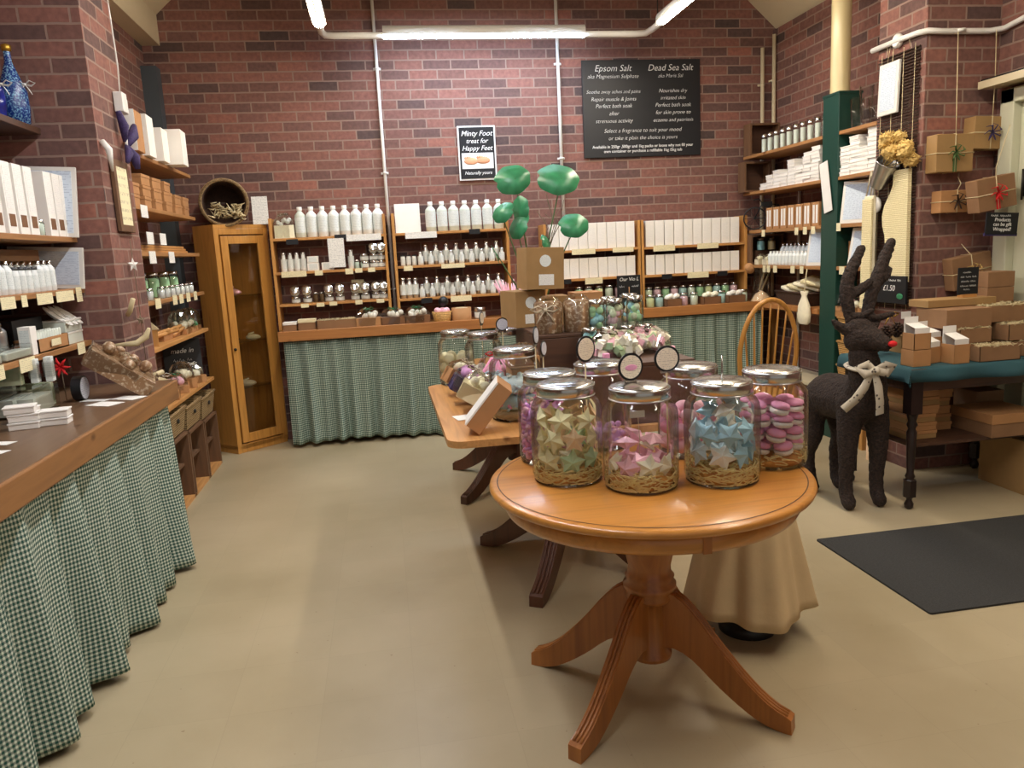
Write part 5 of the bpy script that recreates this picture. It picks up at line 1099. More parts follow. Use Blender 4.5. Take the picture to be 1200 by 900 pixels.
for i, (x, y, h_, ms) in enumerate(((.985, 3.50, .145, ['bomb_blue', 'bomb_green']), (1.075, 3.50, .145, ['bomb_cream', 'bomb_pink']), (1.19, 3.54, .15, ['bomb_blue', 'bomb_green', 'bomb_cream']), (1.22, 3.72, .15, ['bomb_pink', 'bomb_blue', 'bomb_peach']), (1.09, 3.66, .145, ['bomb_blue', 'bomb_white']))):
    tjar((x, y+.03, 1.071), .042, h_, ms, nth(i).capitalize()+' tall glass jar of pastel bath bombs on the larger riser', 70+i)
for i, (x, ms) in enumerate(((.91, ['bomb_blue', 'bomb_green']), (1.0, ['bomb_green', 'bomb_yellow']), (1.09, ['bomb_green', 'bomb_paleblue']), (1.175, ['bomb_pink', 'bomb_white']))): tjar((x, 3.385, 1.001), .038, .1, ms, nth(i).capitalize()+' low glass jar of pastel bath bombs behind the bagged cubes', 80+i)
# cylinders wrapped in film with brown speckle
for i, x in enumerate((.76, .9)):
    t = thing('wrapped_pot', ('left', 'right')[i]+' clear wrapped cylinder of brown salts on larger riser', 'gift pack', (x, 3.56, 1.071)); t.scale = (1, 1, .87); MB().lathe([(.062, 0), (.065, .005), (.065, .16), (.05, .17), (0, .172)], 28).build('salt_roll', 'cello_pot', t); MB().olathe([(.067, 0), (.068, .16), (.05, .185), (.03, .2)], 12, wob=lambda a, z: .04*sin(5*a+z*30)).build('clear_wrap', 'cello', t)
    if i == 0: bow(t, (-.03, -.07, .13), .07, 'ribbon_cream')
# kraft boxes
def lab_box(loc, w_, d_, h_, label, rz=0, rot=None, mat='kraft_dull'):
    t = mk_box('kraft_box', label, w_, d_, h_, mat); t.location = loc; t.rotation_euler = rot or (0, 0, rz)
    MB().lathe([(.03, 0), (.03, .001)], 24, M=T(0, -d_/2-.0002, h_*.68) @ RX(pi/2)).build('round_label', 'label_print', t); MB().box(-.035, -d_/2-.001, h_*.1, .045, -d_/2, h_*.36).build('printed_label', 'paper_print', t)
lab_box((.715, 3.98, 1.071), .17, .2, .185, 'kraft box with labels standing under the tilted kraft box', .25); lab_box((.80, 3.92, 1.262), .2, .17, .21, 'kraft box with round label tilted atop another under the plant', rot=(0, R(2), .12))
mk_box('kraft_box', 'plain kraft box on the larger riser between labelled box and wraps', .12, .16, .15, 'kraft_dull').location = (.885, 3.97, 1.071)
mk_box('kraft_box', 'plain pale kraft box beside the row of glass jars', .15, .16, .16, 'kraft').location = (1.05, 3.97, 1.071)
# plant in a pot behind the kraft boxes
t = thing('potted_plant', 'green leafy plant with large round leaves above kraft boxes', 'plant', (.9, 4.6, .749))
MB().lathe([(.085, 0), (.09, .01), (.11, .16), (.118, .165), (.118, .19), (.1, .19), (.095, .16), (0, .16)], 28).build('pot', 'kraft_dark', t)
def leaf(parent, c, s, yaw, pit, rol, lobes=True):
    m = MB(); n = 28; vs = [(0, 0, 0)]
    for k in range(n):
        a = 2*pi*k/n; q = s*(1-.16*cos(a)-(.16 if abs(a-pi) < .2 else 0))*(1+.03*sin(7*a)); vs.append((q*cos(a), q*sin(a)*.86, -.10*abs(q*sin(a))-.04*q*q/s))
    m.add(vs, [(0, 1+k, 1+(k+1) % n) for k in range(n)], True)
    o = m.build('leaf', 'leaf_green', parent); o.location = c; o.rotation_euler = (Matrix.Rotation(yaw, 4, 'Z') @ RX(pit) @ RY(rol)).to_euler(); sd = o.modifiers.new('t', 'SOLIDIFY'); sd.thickness = .0015
lv = [((634, 0), (-.215, 0, 1.135), .07), ]
def PL(x, z): return (x-.9, -.35+.35*0, z-.749)
for (x, y, z, s, yaw, pit, rol) in ((.79, 4.45, 1.87, .105, .4, 1.15, -.5), (1.06, 4.45, 1.86, .125, -.5, .95, .35), (.69, 4.4, 1.68, .075, 2.6, -1.1, .3), (.80, 4.38, 1.685, .085, .5, 1.3, 1.5), (.77, 4.36, 1.60, .09, 2.2, -1.2, .2), (.65, 4.38, 1.45, .065, 1.2, 1.2, .2), (1.13, 4.42, 1.595, .09, .2, 1.1, -.2), (.95, 4.4, 1.50, .055, .3, 1.2, .6), (.96, 4.4, 1.37, .06, .6, 1.0, .3), (.86, 4.45, 1.36, .05, -.4, .9, 0)):
    c = (x-.9, y-4.6, z-.749); leaf(t, c, s, yaw, pit, rol)
    MB().tube([(0, 0, .16), (c[0]*.4, c[1]*.5, .16+(c[2]-.16)*.55), c], [.006, .005, .003], 6).build('stem', 'stem_green', t)
m = MB(); q = random.Random(6)
for k in range(9): m.tube([(q.uniform(-.03, .03), 0, .16), (q.uniform(-.03, .09), -.05, .6), (q.uniform(0, .16), -.1, .85), (q.uniform(0, .2), -.1, 1.0+q.uniform(-.1, .08))], .0018, 5)
m.build('dry_twigs', 'twig', t)
# gifts on the left edge of the pine table
t = open_box('kraft_box', 'long kraft box propped on its edge on the pine table', .07, .17, .235, 'kraft', None, 1, (.44, 3.16, .785), 0); t.rotation_euler = (R(-10), R(-38), R(-20)); t.location = (.40, 3.13, .79)
[D.objects.remove(ch) for ch in list(t.children)]; MB().box(-.035, -.085, 0, .035, .085, .215).build('box_body', 'kraft', t, bevel=.002); MB().box(-.037, -.087, .0, -.030, .087, .21).build('pale_face', 'white_box', t)
t['label'] = 'long kraft box propped on its edge on the pine table'
t.rotation_euler = (0, R(40), R(-8)); t.location = (.315, 3.03, .775)
for i, (x, y, m1, m2, l) in enumerate(((.33, 3.42, 'cream_card', 'bomb_cream', 'narrow cream gift box leaning behind the propped kraft box'), (.31, 3.62, 'purple', 'bomb_lilac', 'purple wrapped gift bundle on the pine table'), (.30, 3.85, 'kraft', 'bomb_cream', 'clear wrapped straw gift at left edge of pine table'))):
    t = cello_gift('gift_pack', l, .14, .12, .15, m1, m2, 'ribbon_cream', 90+i, tray=.5); t.location = (x+.02, y, .80); t.rotation_euler = (0, R(32), R(-10+10*i))
t = cello_gift('gift_pack', 'clear wrapped gift with blue bow on the pine table', .16, .13, .17, 'bomb_blue', 'bomb_white', 'blue_bow' if False else 'bomb_blue', 95, tray=.5); t.location = (.47, 3.5, .751)
t = cello_gift('gift_basket', 'gift basket with red and pink streamers before the far jars', .17, .15, .23, 'kraft', 'bomb_pink', 'red_felt', 96, tray=.35); t.location = (.52, 3.78, .751); m = MB(); q = random.Random(3)
for k in range(14): x = q.uniform(-.08, .08); m.tube([(x*.3, -.07, .2), (x, -.095, .13), (x*1.1, -.1, .03)], .004, 5)
m.build('streamers', 'bomb_hotpink', t)
mk_box('kraft_box', 'open kraft box behind the pine table jar', .13, .16, .2, 'kraft', lid='kraft_dark', lidh=.05).location = (.60, 3.42, .751)
t = cello_gift('gift_pack', 'striped clear wrapped pack on top of the open kraft box', .14, .12, .1, 'kraft', 'bomb_cream', 'twig', 97, tray=.4); t.location = (.60, 3.42, .953)
slab(.30, 3.3, .2, .07, .1, 'white card lying on the pine table edge', z=.7515)
o = MB().box(-.03, -.05, 0, .03, .05, .16).build('dark_bag', 'dark_rattan'); o.location = (.47, 3.30, .751); tag(o, 'small black patterned bag behind the propped kraft box', 'bag')
# cloth covered stand behind the round table
t = thing('cloth_stand', 'cream cloth skirt over a round black footed stand', 'stand', (1.27, 2.56, 0))
MB().lathe([(.105, 0), (.108, .02), (.10, .04), (.085, .05), (.085, .085), (.03, .1), (.025, .58)], 32).build('pedestal_base', 'black_frame', t)
MB().lathe([(0, .575), (.115, .575), (.12, .585), (.115, .598), (0, .598)], 32).build('stand_top', 'dark_wood', t)
m = MB(); n = 120; K = 14; vs = []
for j in range(K+1):
    u = j/K; z = .604-(.50)*u
    for k in range(n): a = 2*pi*k/n; fo = sin(a*7+1.5*sin(a*2))*.5+sin(a*13+2)*.2; rr = .135+.095*u**1.1+fo*.042*u**.8; vs.append((rr*cos(a), rr*sin(a)*.92, z-.012*u*sin(a*3)))
vs.append((0, 0, .606)); m.add(vs, [(j*n+k, (j+1)*n+k, (j+1)*n+(k+1) % n, j*n+(k+1) % n) for j in range(K) for k in range(n)]+[((K+1)*n, k, (k+1) % n) for k in range(n)], True)
o = m.build('cloth_skirt', 'skirt_cloth', t); sd = o.modifiers.new('cloth', 'SOLIDIFY'); sd.thickness = .002
# ================================================================ RIGHT WALL SHELVES
for z, w_, th in ((2.15, 'top', .024), (1.85, 'second', .024), (1.53, 'third', .026), (1.24, 'fourth', .026), (.93, 'lowest', .04)):
    shelf_thing('wall_shelf', w_+' shelf on right wall left of the green casing', 3.13 if z > 1 else 3.115, 5.185, 3.445, 6.4 if z != .93 else 6.08, z, th, 'shelf_y' if z > 1 else 'counter_wood')
    shelf_thing('wall_shelf', w_+' shelf on right wall between green casing and brick pier', 3.13, 4.575, 3.445, 4.98, z, th, 'shelf_y')
# top shelf: lidded tubes and glass jars
cj = thing('spice_tube', '', 'jar'); MB().lathe([(.022, 0), (.024, .005), (.024, .13)], 14).build('glass_body', 'jar_glass', cj); MB().lathe([(.021, .003), (.021, .11), (0, .11)], 12).build('contents', 'bottle_clear', cj); MB().lathe([(.026, .125), (.026, .15), (0, .152)], 14).build('lid', 'steel_lid', cj); cj = Proto(cj)
for i in range(10): cj.put((3.19, 6.14-i*.1, 2.151), 0, nth(i).capitalize()+' lidded glass tube on top right wall shelf', 'lidded glass tubes on the top right shelf')
for i, (y, r_, h_) in enumerate(((4.92, .045, .2), (4.82, .045, .26), (4.72, .045, .17), (4.63, .04, .22))):
    t = thing('empty_glass', nth(i).capitalize()+' empty clear glass on top shelf beside the brick pier', 'glass', (3.22, y, 2.151)); MB().olathe([(0, .003), (r_*.7, .003), (r_*.75, .01), (r_, h_), (r_*.96, h_)], 20).build('glass_body', 'jar_glass', t)
# wooden crate frames in the corner
def frame_crate(loc, w_, d_, h_, label, mat='crate_wood', back=True):
    t = thing('display_crate', label, 'crate', loc); th = .016
    MB().box(-w_/2, -d_/2, 0, w_/2, d_/2, th).build('base_board', mat, t); MB().box(-w_/2, -d_/2, h_-th, w_/2, d_/2, h_).build('top_board', mat, t)
    for s in (-1, 1): MB().box(s*w_/2-(th if s > 0 else 0), -d_/2, th, s*w_/2+(th if s < 0 else 0), d_/2, h_-th).build('side_board', mat, t)
    if back: MB().box(-w_/2+th, d_/2-.01, th, w_/2-th, d_/2, h_-th).build('back_board', 'dark_wood', t)
    return t
frame_crate((3.265, 6.33, 2.151), .27, .12, .26, 'weathered wooden crate frame on top shelf in the right corner')
frame_crate((3.2, 6.33, 1.851), .24, .12, .25, 'weathered wooden crate frame on second shelf in the right corner')
frame_crate((3.265, 6.30, 1.241), .3, .16, .25, 'dark crate holding small jars on the fourth shelf, right corner')
for i, (x, m_) in enumerate(((3.22, 'bomb_blue'), (3.32, 'bomb_peach'))): t = mk_jar('bath_jar', ('pale blue', 'peach')[i]+' filled little jar inside the dark corner crate', .1, .035, m_); t.location = (x, 6.25, 1.36)
t = thing('crate_step', 'small inner step carrying jars inside the dark corner crate', 'riser', (3.27, 6.29, 1.258)); MB().box(-.1, -.05, 0, .1, .05, .1).build('step_board', 'dark_wood', t)
for i, (x, y) in enumerate(((3.17, 6.15), (3.24, 6.08), (3.17, 6.02))): t = cello_gift('fabric_pouch', nth(i).capitalize()+' tied cream fabric pouch before the dark corner crate', .08, .07, .09, 'cotton', 'bomb_cream', 'twig', 130+i, tray=.5); t.location = (x, y, 1.241)
# soap stacks
sb = Proto(mk_box('soap_box', '', .105, .085, .027, 'white_box', lid='white_card', lidh=.3)); q = random.Random(11)
LV = ['bottom', 'second', 'third', 'fourth', 'fifth', 'sixth', 'seventh', 'eighth', 'ninth', 'tenth', 'eleventh']
for i, n_ in enumerate((2, 4, 5, 4, 7, 5, 8, 9)):
    for k in range(n_): sb.put((3.2+q.uniform(-.006, .006), 6.10-i*.112, 1.851+k*.0275), R(90)+q.uniform(-.06, .06), '%s white soap box in %s stack, second right wall shelf' % (LV[k], nth(i)), 'stacked white soap boxes on the second right shelf')
for i, n_ in enumerate((7, 9, 6, 10)):
    for k in range(n_): sb.put((3.19+q.uniform(-.006, .006), 4.93-i*.098, 1.851+k*.0275), R(90)+q.uniform(-.06, .06), '%s white soap box in %s stack beside the brick pier' % (LV[k], nth(i)), 'stacked white soap boxes by the brick pier')
# third shelf: kraft boxes with white windows, bicycle
kx = thing('window_box', '', 'box'); MB().box(-.05, -.045, 0, .05, .045, .17).build('box_body', 'kraft', kx, bevel=.002)
for y in (-.02, .02): MB().box(-.0512, y-.013, .02, -.05, y+.013, .15).build('white_strip', 'white_card', kx)
kx = Proto(kx)
for i in range(7): kx.put((3.2, 5.98-i*.115, 1.531), 0, nth(i).capitalize()+' kraft box with white strips on third right wall shelf', 'kraft boxes with white strips')
t = thing('bicycle_ornament', 'small black metal bicycle ornament on the third shelf, right corner', 'ornament', (3.24, 6.2, 1.531), R(-25)); wheel = lambda x, r_: MB().tube([(x+r_*cos(a*pi/14), 0, r_+.008+r_*sin(a*pi/14)) for a in range(28)], .006, 6, closed=True)
for x, r_ in ((-.09, .09), (.12, .06)):
    w_ = wheel(x, r_)
    for k in range(6): a = k*pi/6; w_.tube([(x-r_*cos(a), 0, r_+.008-r_*sin(a)), (x+r_*cos(a), 0, r_+.008+r_*sin(a))], .0015, 4)
    w_.build('wheel', 'black_frame', t)
MB().tube([(-.09, 0, .1), (-.03, 0, .22), (.1, 0, .2), (.12, 0, .07)], .006, 6).tube([(-.03, 0, .22), (-.06, 0, .26), (-.1, 0, .25)], .005, 6).tube([(.1, 0, .2), (.02, 0, .09), (-.09, 0, .1)], .005, 6).build('bicycle_frame', 'black_frame', t)
MB().box(-.04, -.03, .19, .05, .03, .23).build('seat_basket', 'dark_metal', t)
# fourth shelf: bottle rows, framed notices, kraft boxes
sb2 = Proto(mk_bottle('white_bottle', '', 'bottle', .17, .026, cap='steel_lid')); sb3 = Proto(mk_bottle('small_bottle', '', 'bottle', .11, .022))
for i in range(10): sb2.put((3.25, 5.92-i*.062, 1.241), 0, nth(i).capitalize()+' tall rear bottle on the fourth right wall shelf', 'tall rear bottles, fourth right shelf')
for i in range(12): sb3.put((3.17, 5.98-i*.054, 1.241), 0, nth(i).capitalize()+' small front bottle on the fourth right wall shelf', 'small front bottles, fourth right shelf')
def frame_pic(loc, w_, h_, rot, label, mat='white_plastic', art='notice_blue', name='framed_notice'):
    t = thing(name, label, 'frame', loc, rot=rot); MB().box(0, -w_/2, 0, .016, w_/2, h_).build('frame', mat, t, bevel=.003); MB().box(-.002, -w_/2+.022, .025, .0, w_/2-.022, h_-.025).build('notice', art, t); return t
frame_pic((3.15, 5.285, 1.241), .18, .27, (0, R(8), R(15)), 'white framed price list before green casing on fourth shelf')
frame_pic((3.17, 4.84, 1.531), .23, .285, (0, R(8), R(22)), 'white framed notice tilted on third shelf right of green casing')
frame_pic((3.16, 4.76, 1.241), .2, .265, (0, R(12), R(18)), 'white framed notice leaning on fourth shelf beside the brick pier')
o = MB().box(-.004, -.05, 0, 0, .05, .35).build('long_notice', 'white_card'); o.location = (3.12, 5.07, 1.62); o.rotation_euler = (R(-12), 0, 0); tag(o, 'long white strip notice stuck slanting on the green casing', 'notice')
for i, y in enumerate((4.93, 4.84)): t = mk_box('kraft_box', ('left', 'right')[i]+' kraft box behind the leaning notice on fourth shelf', .09, .085, .17, 'kraft'); t.location = (3.26, y, 1.241)
t = mk_box('kraft_box', 'dark kraft card folder on third shelf beside the pier', .05, .1, .15, 'kraft_brown'); t.location = (3.19, 4.66, 1.531)
mk_bottle('green_bottle', 'small green bottle on the fourth shelf by the brick pier', 'bottle', .15, .018, mat='leaf_green', cap='leaf_green').location = (3.16, 4.60, 1.241)
for i, (y, z, w_) in enumerate(((6.02, 1.5, .05), (5.5, 1.5, .05), (5.38, 1.5, .05), (5.27, 1.5, .05), (6.0, 1.21, .05), (5.93, 1.21, .05), (5.82, 1.21, .06), (5.55, 1.21, .06), (5.42, 1.21, .05), (4.9, 1.215, .06), (4.66, 1.51, .05), (4.95, 1.51, .05))):
    card(T(3.124, y, z) @ RZ(-pi/2), w_, .055, label='small cream price card %s on the %s right shelf edge' % (('first', 'second', 'third', 'fourth', 'first', 'second', 'third', 'fourth', 'fifth', 'single', 'rightmost', 'middle')[i], 'third' if z > 1.4 else 'fourth'))
# lowest shelf: basket of mitts, hanging bag, pink bags
t = basket('wicker_basket', 'low dark basket of folded mitts on lowest right wall shelf', .28, .5, .1, 'dark_rattan', holes=False); t.location = (3.29, 5.62, .931)
for i in range(4): o = MB().cbox((0, 0, 0), (.2, .24, .03)).build('folded_mitt', 'mitt_weave' if i % 2 else 'cotton', bevel=.012); o.location = (3.27, 5.7-i*.1, 1.05+.02*i); o.rotation_euler = (R(12), R(-8), .2*i); tag(o, nth(i).capitalize()+' folded cream mitt in the low dark basket', 'mitt', 'folded mitts')
t = thing('drawstring_bag', 'cream floral drawstring bag hanging from lowest right wall shelf', 'bag', (3.09, 5.32, .83))
MB().lathe([(.05, -.02), (.075, 0), (.08, .05), (.07, .12), (.04, .17), (.03, .19), (.05, .22), (.045, .225), (.02, .2)], 20, sx=.35, wob=lambda a, z: .05*sin(a*9)).build('bag_body', 'cotton', t); MB().tube([(0, 0, .19), (.01, .01, .27), (.02, 0, .39)], .004, 6).build('drawstring', 'raffia', t)
for i, (y, m_) in enumerate(((4.93, 'bomb_pink'), (4.8, 'bomb_cream'), (4.67, 'bomb_cream'))): t = cello_gift('gift_pack', nth(i).capitalize()+' clear wrapped bath pack on lowest shelf by the pier', .13, .12, .13, 'kraft', m_, 'raffia', 140+i, tray=.25); t.location = (3.2, y, .931)
# below: baskets and bench
t = thing('low_bench', 'low pine bench with pale top under the right wall shelves', 'bench', (3.3, 5.6, 0)); MB().box(-.15, -.41, .33, .14, .46, .36).build('top_board', 'cream_paint', t, bevel=.003)
for y in (-.37, .02, .42): MB().box(-.14, y-.03, 0, .13, y+.03, .33).build('upright', 'cabinet_oak', t)
MB().box(-.14, -.4, .06, .13, .45, .08).build('lower_board', 'cabinet_oak', t)
for i, (y, w_) in enumerate(((5.42, .28), (5.82, .2))): t = mk_box('storage_box', ('kraft box stored under the low bench, near end', 'dark box stored under the low bench, far end')[i], .2, w_, .2, 'kraft_dark' if i else 'kraft'); t.location = (3.29, y, .081)
for i, z in enumerate((.0, .17, .34)): t = basket('wicker_basket', ('bottom', 'middle', 'top')[i]+' pale wicker basket in the stack behind reindeer', .28, .3, .165, 'wicker_light', holes=False); t.location = (3.26, 4.78, .39+z*.98) 
t = thing('basket_stool', 'wooden stool under the pale wicker baskets behind reindeer', 'stool', (3.26, 4.78, 0)); MB().box(-.13, -.15, .36, .13, .15, .388).build('seat', 'pine_x', t)
for sx in (-1, 1):
    for sy in (-1, 1): MB().box(sx*.11-.018, sy*.13-.018, 0, sx*.11+.018, sy*.13+.018, .36).build('leg', 'pine_z', t)
t = thing('fabric_roll', 'pink patterned fabric roll standing on floor behind reindeer', 'fabric', (3.08, 4.42, 0)); MB().lathe([(.05, 0), (.05, .34), (.01, .345), (0, .34)], 18).build('roll', 'bomb_peach', t)

# ================================================================ PIER: things hanging on its side face
t = thing('reed_mat', 'dark reed mat hanging on the side of right brick pier', 'mat', (3.118, 4.36, 1.75)); m = MB()
for k in range(88): z = -.75+k*.0172; m.tube([(0, -.185+.004*sin(k*2.1), z), (0, .185+.004*sin(k*3.3), z)], .0055, 5)
m.build('reeds', 'dark_rattan', t)
for y in (-.15, -.05, .05, .15): MB().tube([(-.006, y, -.76), (-.006, y, .77)], .0018, 5).build('binding', 'raffia', t)
for y in (-.1, .1): MB().tube([(-.003, y, .76), (-.012, y, .82)], .0015, 5).build('hanging_string', 'raffia', t)
t = frame_pic((3.088, 4.42, 2.16), .185, .3, (0, R(2), 0), 'white framed notice hanging high on the dark reed mat'); MB().tube([(.008, -.02, .3), (.015, -.01, .41)], .0015, 5).tube([(.008, .03, .3), (.015, .02, .41)], .0015, 5).build('hanging_string', 'raffia', t)
t = thing('metal_bucket', 'small galvanised bucket tilted on the reed mat', 'bucket', (3.05, 4.43, 1.74), rot=(R(36), 0, 0)); MB().olathe([(0, 0), (.045, 0), (.047, .008), (.068, .16), (.071, .165), (.068, .168), (.062, .16), (.044, .01)], 28).build('bucket_wall', 'aluminium', t); MB().tube([(0, -.07, .16), (.03, -.04, .2), (.045, .02, .22)], .002, 5).build('handle', 'dark_metal', t)
t = thing('dried_flowers', 'bunch of dried cream flower heads in the tilted bucket', 'flowers', (3.05, 4.315, 1.895), rot=(R(36), 0, 0)); t.scale = (1.2, 1.2, 1.2); q = random.Random(8)
for k in range(11):
    a = k*2.4; r0 = .022*math.sqrt(k); c_ = (r0*cos(a)*.8, r0*sin(a)*1.5-.02, .05+q.uniform(-.02, .05)); m = MB().ball(c_, .036, 10, 7, jit=.18)
    for e in range(26): b = Vector((q.uniform(-1, 1), q.uniform(-1, 1), q.uniform(-1, 1))).normalized(); m.tube([Vector(c_)+b*.03, Vector(c_)+b*.047], [.004, .0015], 4)
    m.tube([c_, (0, .02, -.08)], .002, 4); m.build('flower_head', 'wheat', t)
t = thing('back_strap', 'long cream woven back strap hanging beside the reed mat', 'strap', (3.075, 4.53, 1.42)); m = MB()
m.box(-.012, -.05, -.46, .012, .05, .27); m.build('strap_cloth', 'cotton', t, bevel=.008)
o = MB().box(-.03, -.055, -.44, -.014, .045, .25).build('strap_front_layer', 'mitt_weave', t, bevel=.006)
MB().tube([(0, -.045, .27), (0, 0, .42)], .005, 6).tube([(0, .045, .27), (0, 0, .42)], .005, 6).tube([(0, 0, .27), (.01, 0, .42)], .004, 6).build('cord', 'ribbon_cream', t)
t = thing('bath_mitt', 'large pale yellow knitted bath mitt hanging on reed mat', 'mitt', (3.085, 4.27, 1.16)); prof = [(.10, 0), (.1, .2), (.11, .28), (.135, .34), (.14, .4), (.12, .46), (.07, .53), (.045, .58), (.045, .66)]
poly = [(-.09, 0), (-.095, .66)]; poly = [(-.1, 0)]+[(x, z) for x, z in prof]+[(-.09, .66)]
MB().prism([(y, z) for y, z in poly], -.012, .012, RZ(pi/2) @ RX(pi/2)).build('mitt_cloth', 'mitt_weave', t, bevel=.006); 
MB().tube([(-.0, -.05, .66), (-.0, -.05, .78)], .003, 5).tube([(0, .04, .66), (0, .04, .76)], .003, 5).build('cord', 'raffia', t); MB().tube([(0, -.07, .775), (0, .05, .765)], .01, 8).build('hanging_bar', 'raffia', t)
o = MB().lathe([(0, 0), (.05, .004), (.052, .02), (0, .024)], 20, sx=1).build('shell_dish', 'white_card'); o.location = (3.10, 4.50, 1.63); o.rotation_euler = (0, R(-90), 0); tag(o, 'round white card hanging behind the back strap', 'card')
t = thing('price_board', 'dark £1.50 price board with green motif on brick pier', 'sign', (3.06, 4.36, 1.115)); MB().box(0, -.215, -.085, .012, .2, .08).build('board', 'black_board', t)
text('lettering', '£1.50', .05, T(-.002, -.06, -.01) @ FACE_X, 'chalk', t, .15); scribble(t, T(-.002, -.05, .05) @ FACE_X, .26, .018, 3, .001); MB().ball((-.003, -.165, -.04), .03, 12, 6, (.05, 1, .6)).build('motif', 'leaf_green', t)
t = thing('pine_cone_posy', 'dark pine cones with gold ribbon and white tags on desk end', 'ornament', (2.78, 3.95, .772)); q = random.Random(2)
for k, (x, y, z) in enumerate(((-.05, 0, .05), (.04, .02, .06), (0, -.03, .13), (.09, 0, .14), (-.1, .02, .14))):
    m = MB()
    for j in range(7):
        for e in range(8): a = e*pi/4+j*.4; rr = .042*sin((j+1)/8*pi); m.tube([(x+rr*.3*cos(a), y+rr*.3*sin(a), z-.04+j*.012), (x+rr*cos(a), y+rr*sin(a), z-.035+j*.012)], [.009, .005], 4)
    m.build('pine_cone', 'dark_rattan', t)
bow(t, (.0, -.06, .23), .05, 'gold'); MB().box(.1, -.02, .2, .16, -.018, .24).build('paper_tag', 'white_card', t); MB().box(-.17, -.02, .16, -.12, -.018, .21).build('paper_tag', 'white_card', t)

# ================================================================ PARCELS HANGING ON THE PIER FRONT
def parcel(cx_, cz, w_, h_, d_, label, mat, rib, tilt=0, yaw=0, y=None, string=None, bmat=None, boff=(0, 0)):
    y = 4.135-d_/2 if y is None else y; t = thing('gift_parcel', label, 'parcel', (cx_, y, cz), rot=(0, tilt, yaw))
    MB().box(-w_/2, -d_/2, -h_/2, w_/2, d_/2, h_/2).build('wrapped_box', mat, t, bevel=.004)
    e = .0015; MB().tube([(-w_/2-e, -d_/2-e, 0), (w_/2+e, -d_/2-e, 0), (w_/2+e, d_/2+e, 0), (-w_/2-e, d_/2+e, 0)], .0028, 5, closed=True).tube([(boff[0], -d_/2-e, -h_/2-e), (boff[0], -d_/2-e, h_/2+e), (boff[0], d_/2+e, h_/2+e), (boff[0], d_/2+e, -h_/2-e)], .0028, 5, closed=True).build('twine', 'raffia', t)
    b = MB(); q = random.Random(int(cx_*100+cz*37)); 
    for k in range(7): a = k*.9+.3; b.tube([(boff[0], -d_/2-.01, boff[1]), (boff[0]+.04*cos(a), -d_/2-.03, boff[1]+.04*sin(a)), (boff[0]+.055*cos(a+.4), -d_/2-.01, boff[1]+.05*sin(a+.4))], [.006, .007, .002], 5, flat=.5)
    b.build('bow', bmat or rib, t)
    if rib: MB().box(boff[0]-.012, -d_/2-.003, -h_/2, boff[0]+.012, -d_/2-.001, boff[1]).build('ribbon', rib, t)
    if string: MB().tube([(0, -d_/2, h_/2)]+string, .0025, 5).build('hanging_string', 'raffia', t)
    return t
parcel(3.265, 1.885, .235, .21, .09, 'olive kraft parcel with green ribbon hanging upper left on pier', 'kraft_dull', 'stem_green', 0, 0, string=[(0, -.04, .25), (.02, 0, .66)])
parcel(3.49, 1.99, .215, .18, .09, 'olive kraft parcel with dark bow hanging at upper right', 'kraft_dull', None, R(2), 0, bmat='purple', string=[(0, -.04, .3), (0, -.02, .56)])
parcel(3.30, 1.615, .21, .125, .08, 'small kraft parcel with dark centre bow, middle left', 'kraft', None, 0, 0, bmat='dark_rattan', string=[(.02, -.04, .1), (.03, 0, .14)])
parcel(3.41, 1.645, .24, .18, .09, 'brown kraft parcel with red ribbon hanging beside the door', 'kraft_dark', 'red_felt', R(-9), 0, y=3.93, string=[(.02, -.03, .14), (.1, -.06, .35)])
parcel(3.425, 1.21, .26, .19, .08, 'brown kraft parcel with wooden bead, lowest on the pier', 'kraft_dark', None, R(-9), 0, bmat='wheat', string=[(0, 0, .13), (0, .03, .16)])
t = thing('chalkboard_tag', 'small purple edged chalk tag hanging under the red ribbon parcel', 'sign', (3.43, 3.86, 1.475), rot=(0, R(3), 0)); MB().box(-.1, 0, -.06, .1, .008, .06).build('board', 'black_board', t); MB().box(-.104, .002, -.068, .104, .01, -.052).build('edge_strip', 'purple', t)
for s, z in (('Products', .012), ('can be gift', -.013), ('Wrapped!', -.04)): text('lettering', s, .028, T(0, -.002, z) @ FACE_Y, 'chalk', t, .1)
scribble(t, T(0, -.002, .04) @ FACE_Y, .15, .018, 8)

# ================================================================ DESK WITH TEAL CLOTH
DX0, DX1, DY0, DY1, DZ = 2.62, 3.56, 3.48, 4.11, .77
t = thing('side_table', 'dark wooden table with turned legs against the brick pier', 'table', ((DX0+DX1)/2, (DY0+DY1)/2, 0)); a, b = (DX1-DX0)/2, (DY1-DY0)/2
MB().box(-a, -b, .735, a, b, .764).build('tabletop', 'dark_wood', t, bevel=.003)
MB().box(-a+.03, -b+.03, .64, a-.03, -b+.05, .735).box(-a+.03, b-.05, .64, a-.03, b-.03, .735).box(-a+.03, -b+.05, .64, -a+.05, b-.05, .735).box(a-.05, -b+.05, .64, a-.03, b-.05, .735).build('apron', 'dark_wood', t)
plain('ebony', (34, 22, 20), .35, var=.2)
for sx in (-1, 1):
    for sy in (-1, 1):
        m = MB(); x, y = sx*(a-.055), sy*(b-.055); m.box(x-.033, y-.033, .52, x+.033, y+.033, .735)
        m.lathe([(.012, 0), (.022, .01), (.024, .03), (.014, .05), (.016, .06), (.028, .07)], 20, (x, y, 0)).prism([(x+.035*cos(k*pi/3), y+.035*sin(k*pi/3)) for k in range(6)], .07, .16)
        m.lathe([(.028, .16), (.02, .17), (.026, .18), (.018, .2), (.022, .3), (.026, .42), (.018, .44), (.028, .46), (.02, .48), (.03, .52)], 20, (x, y, 0)); m.build('leg', 'ebony', t)
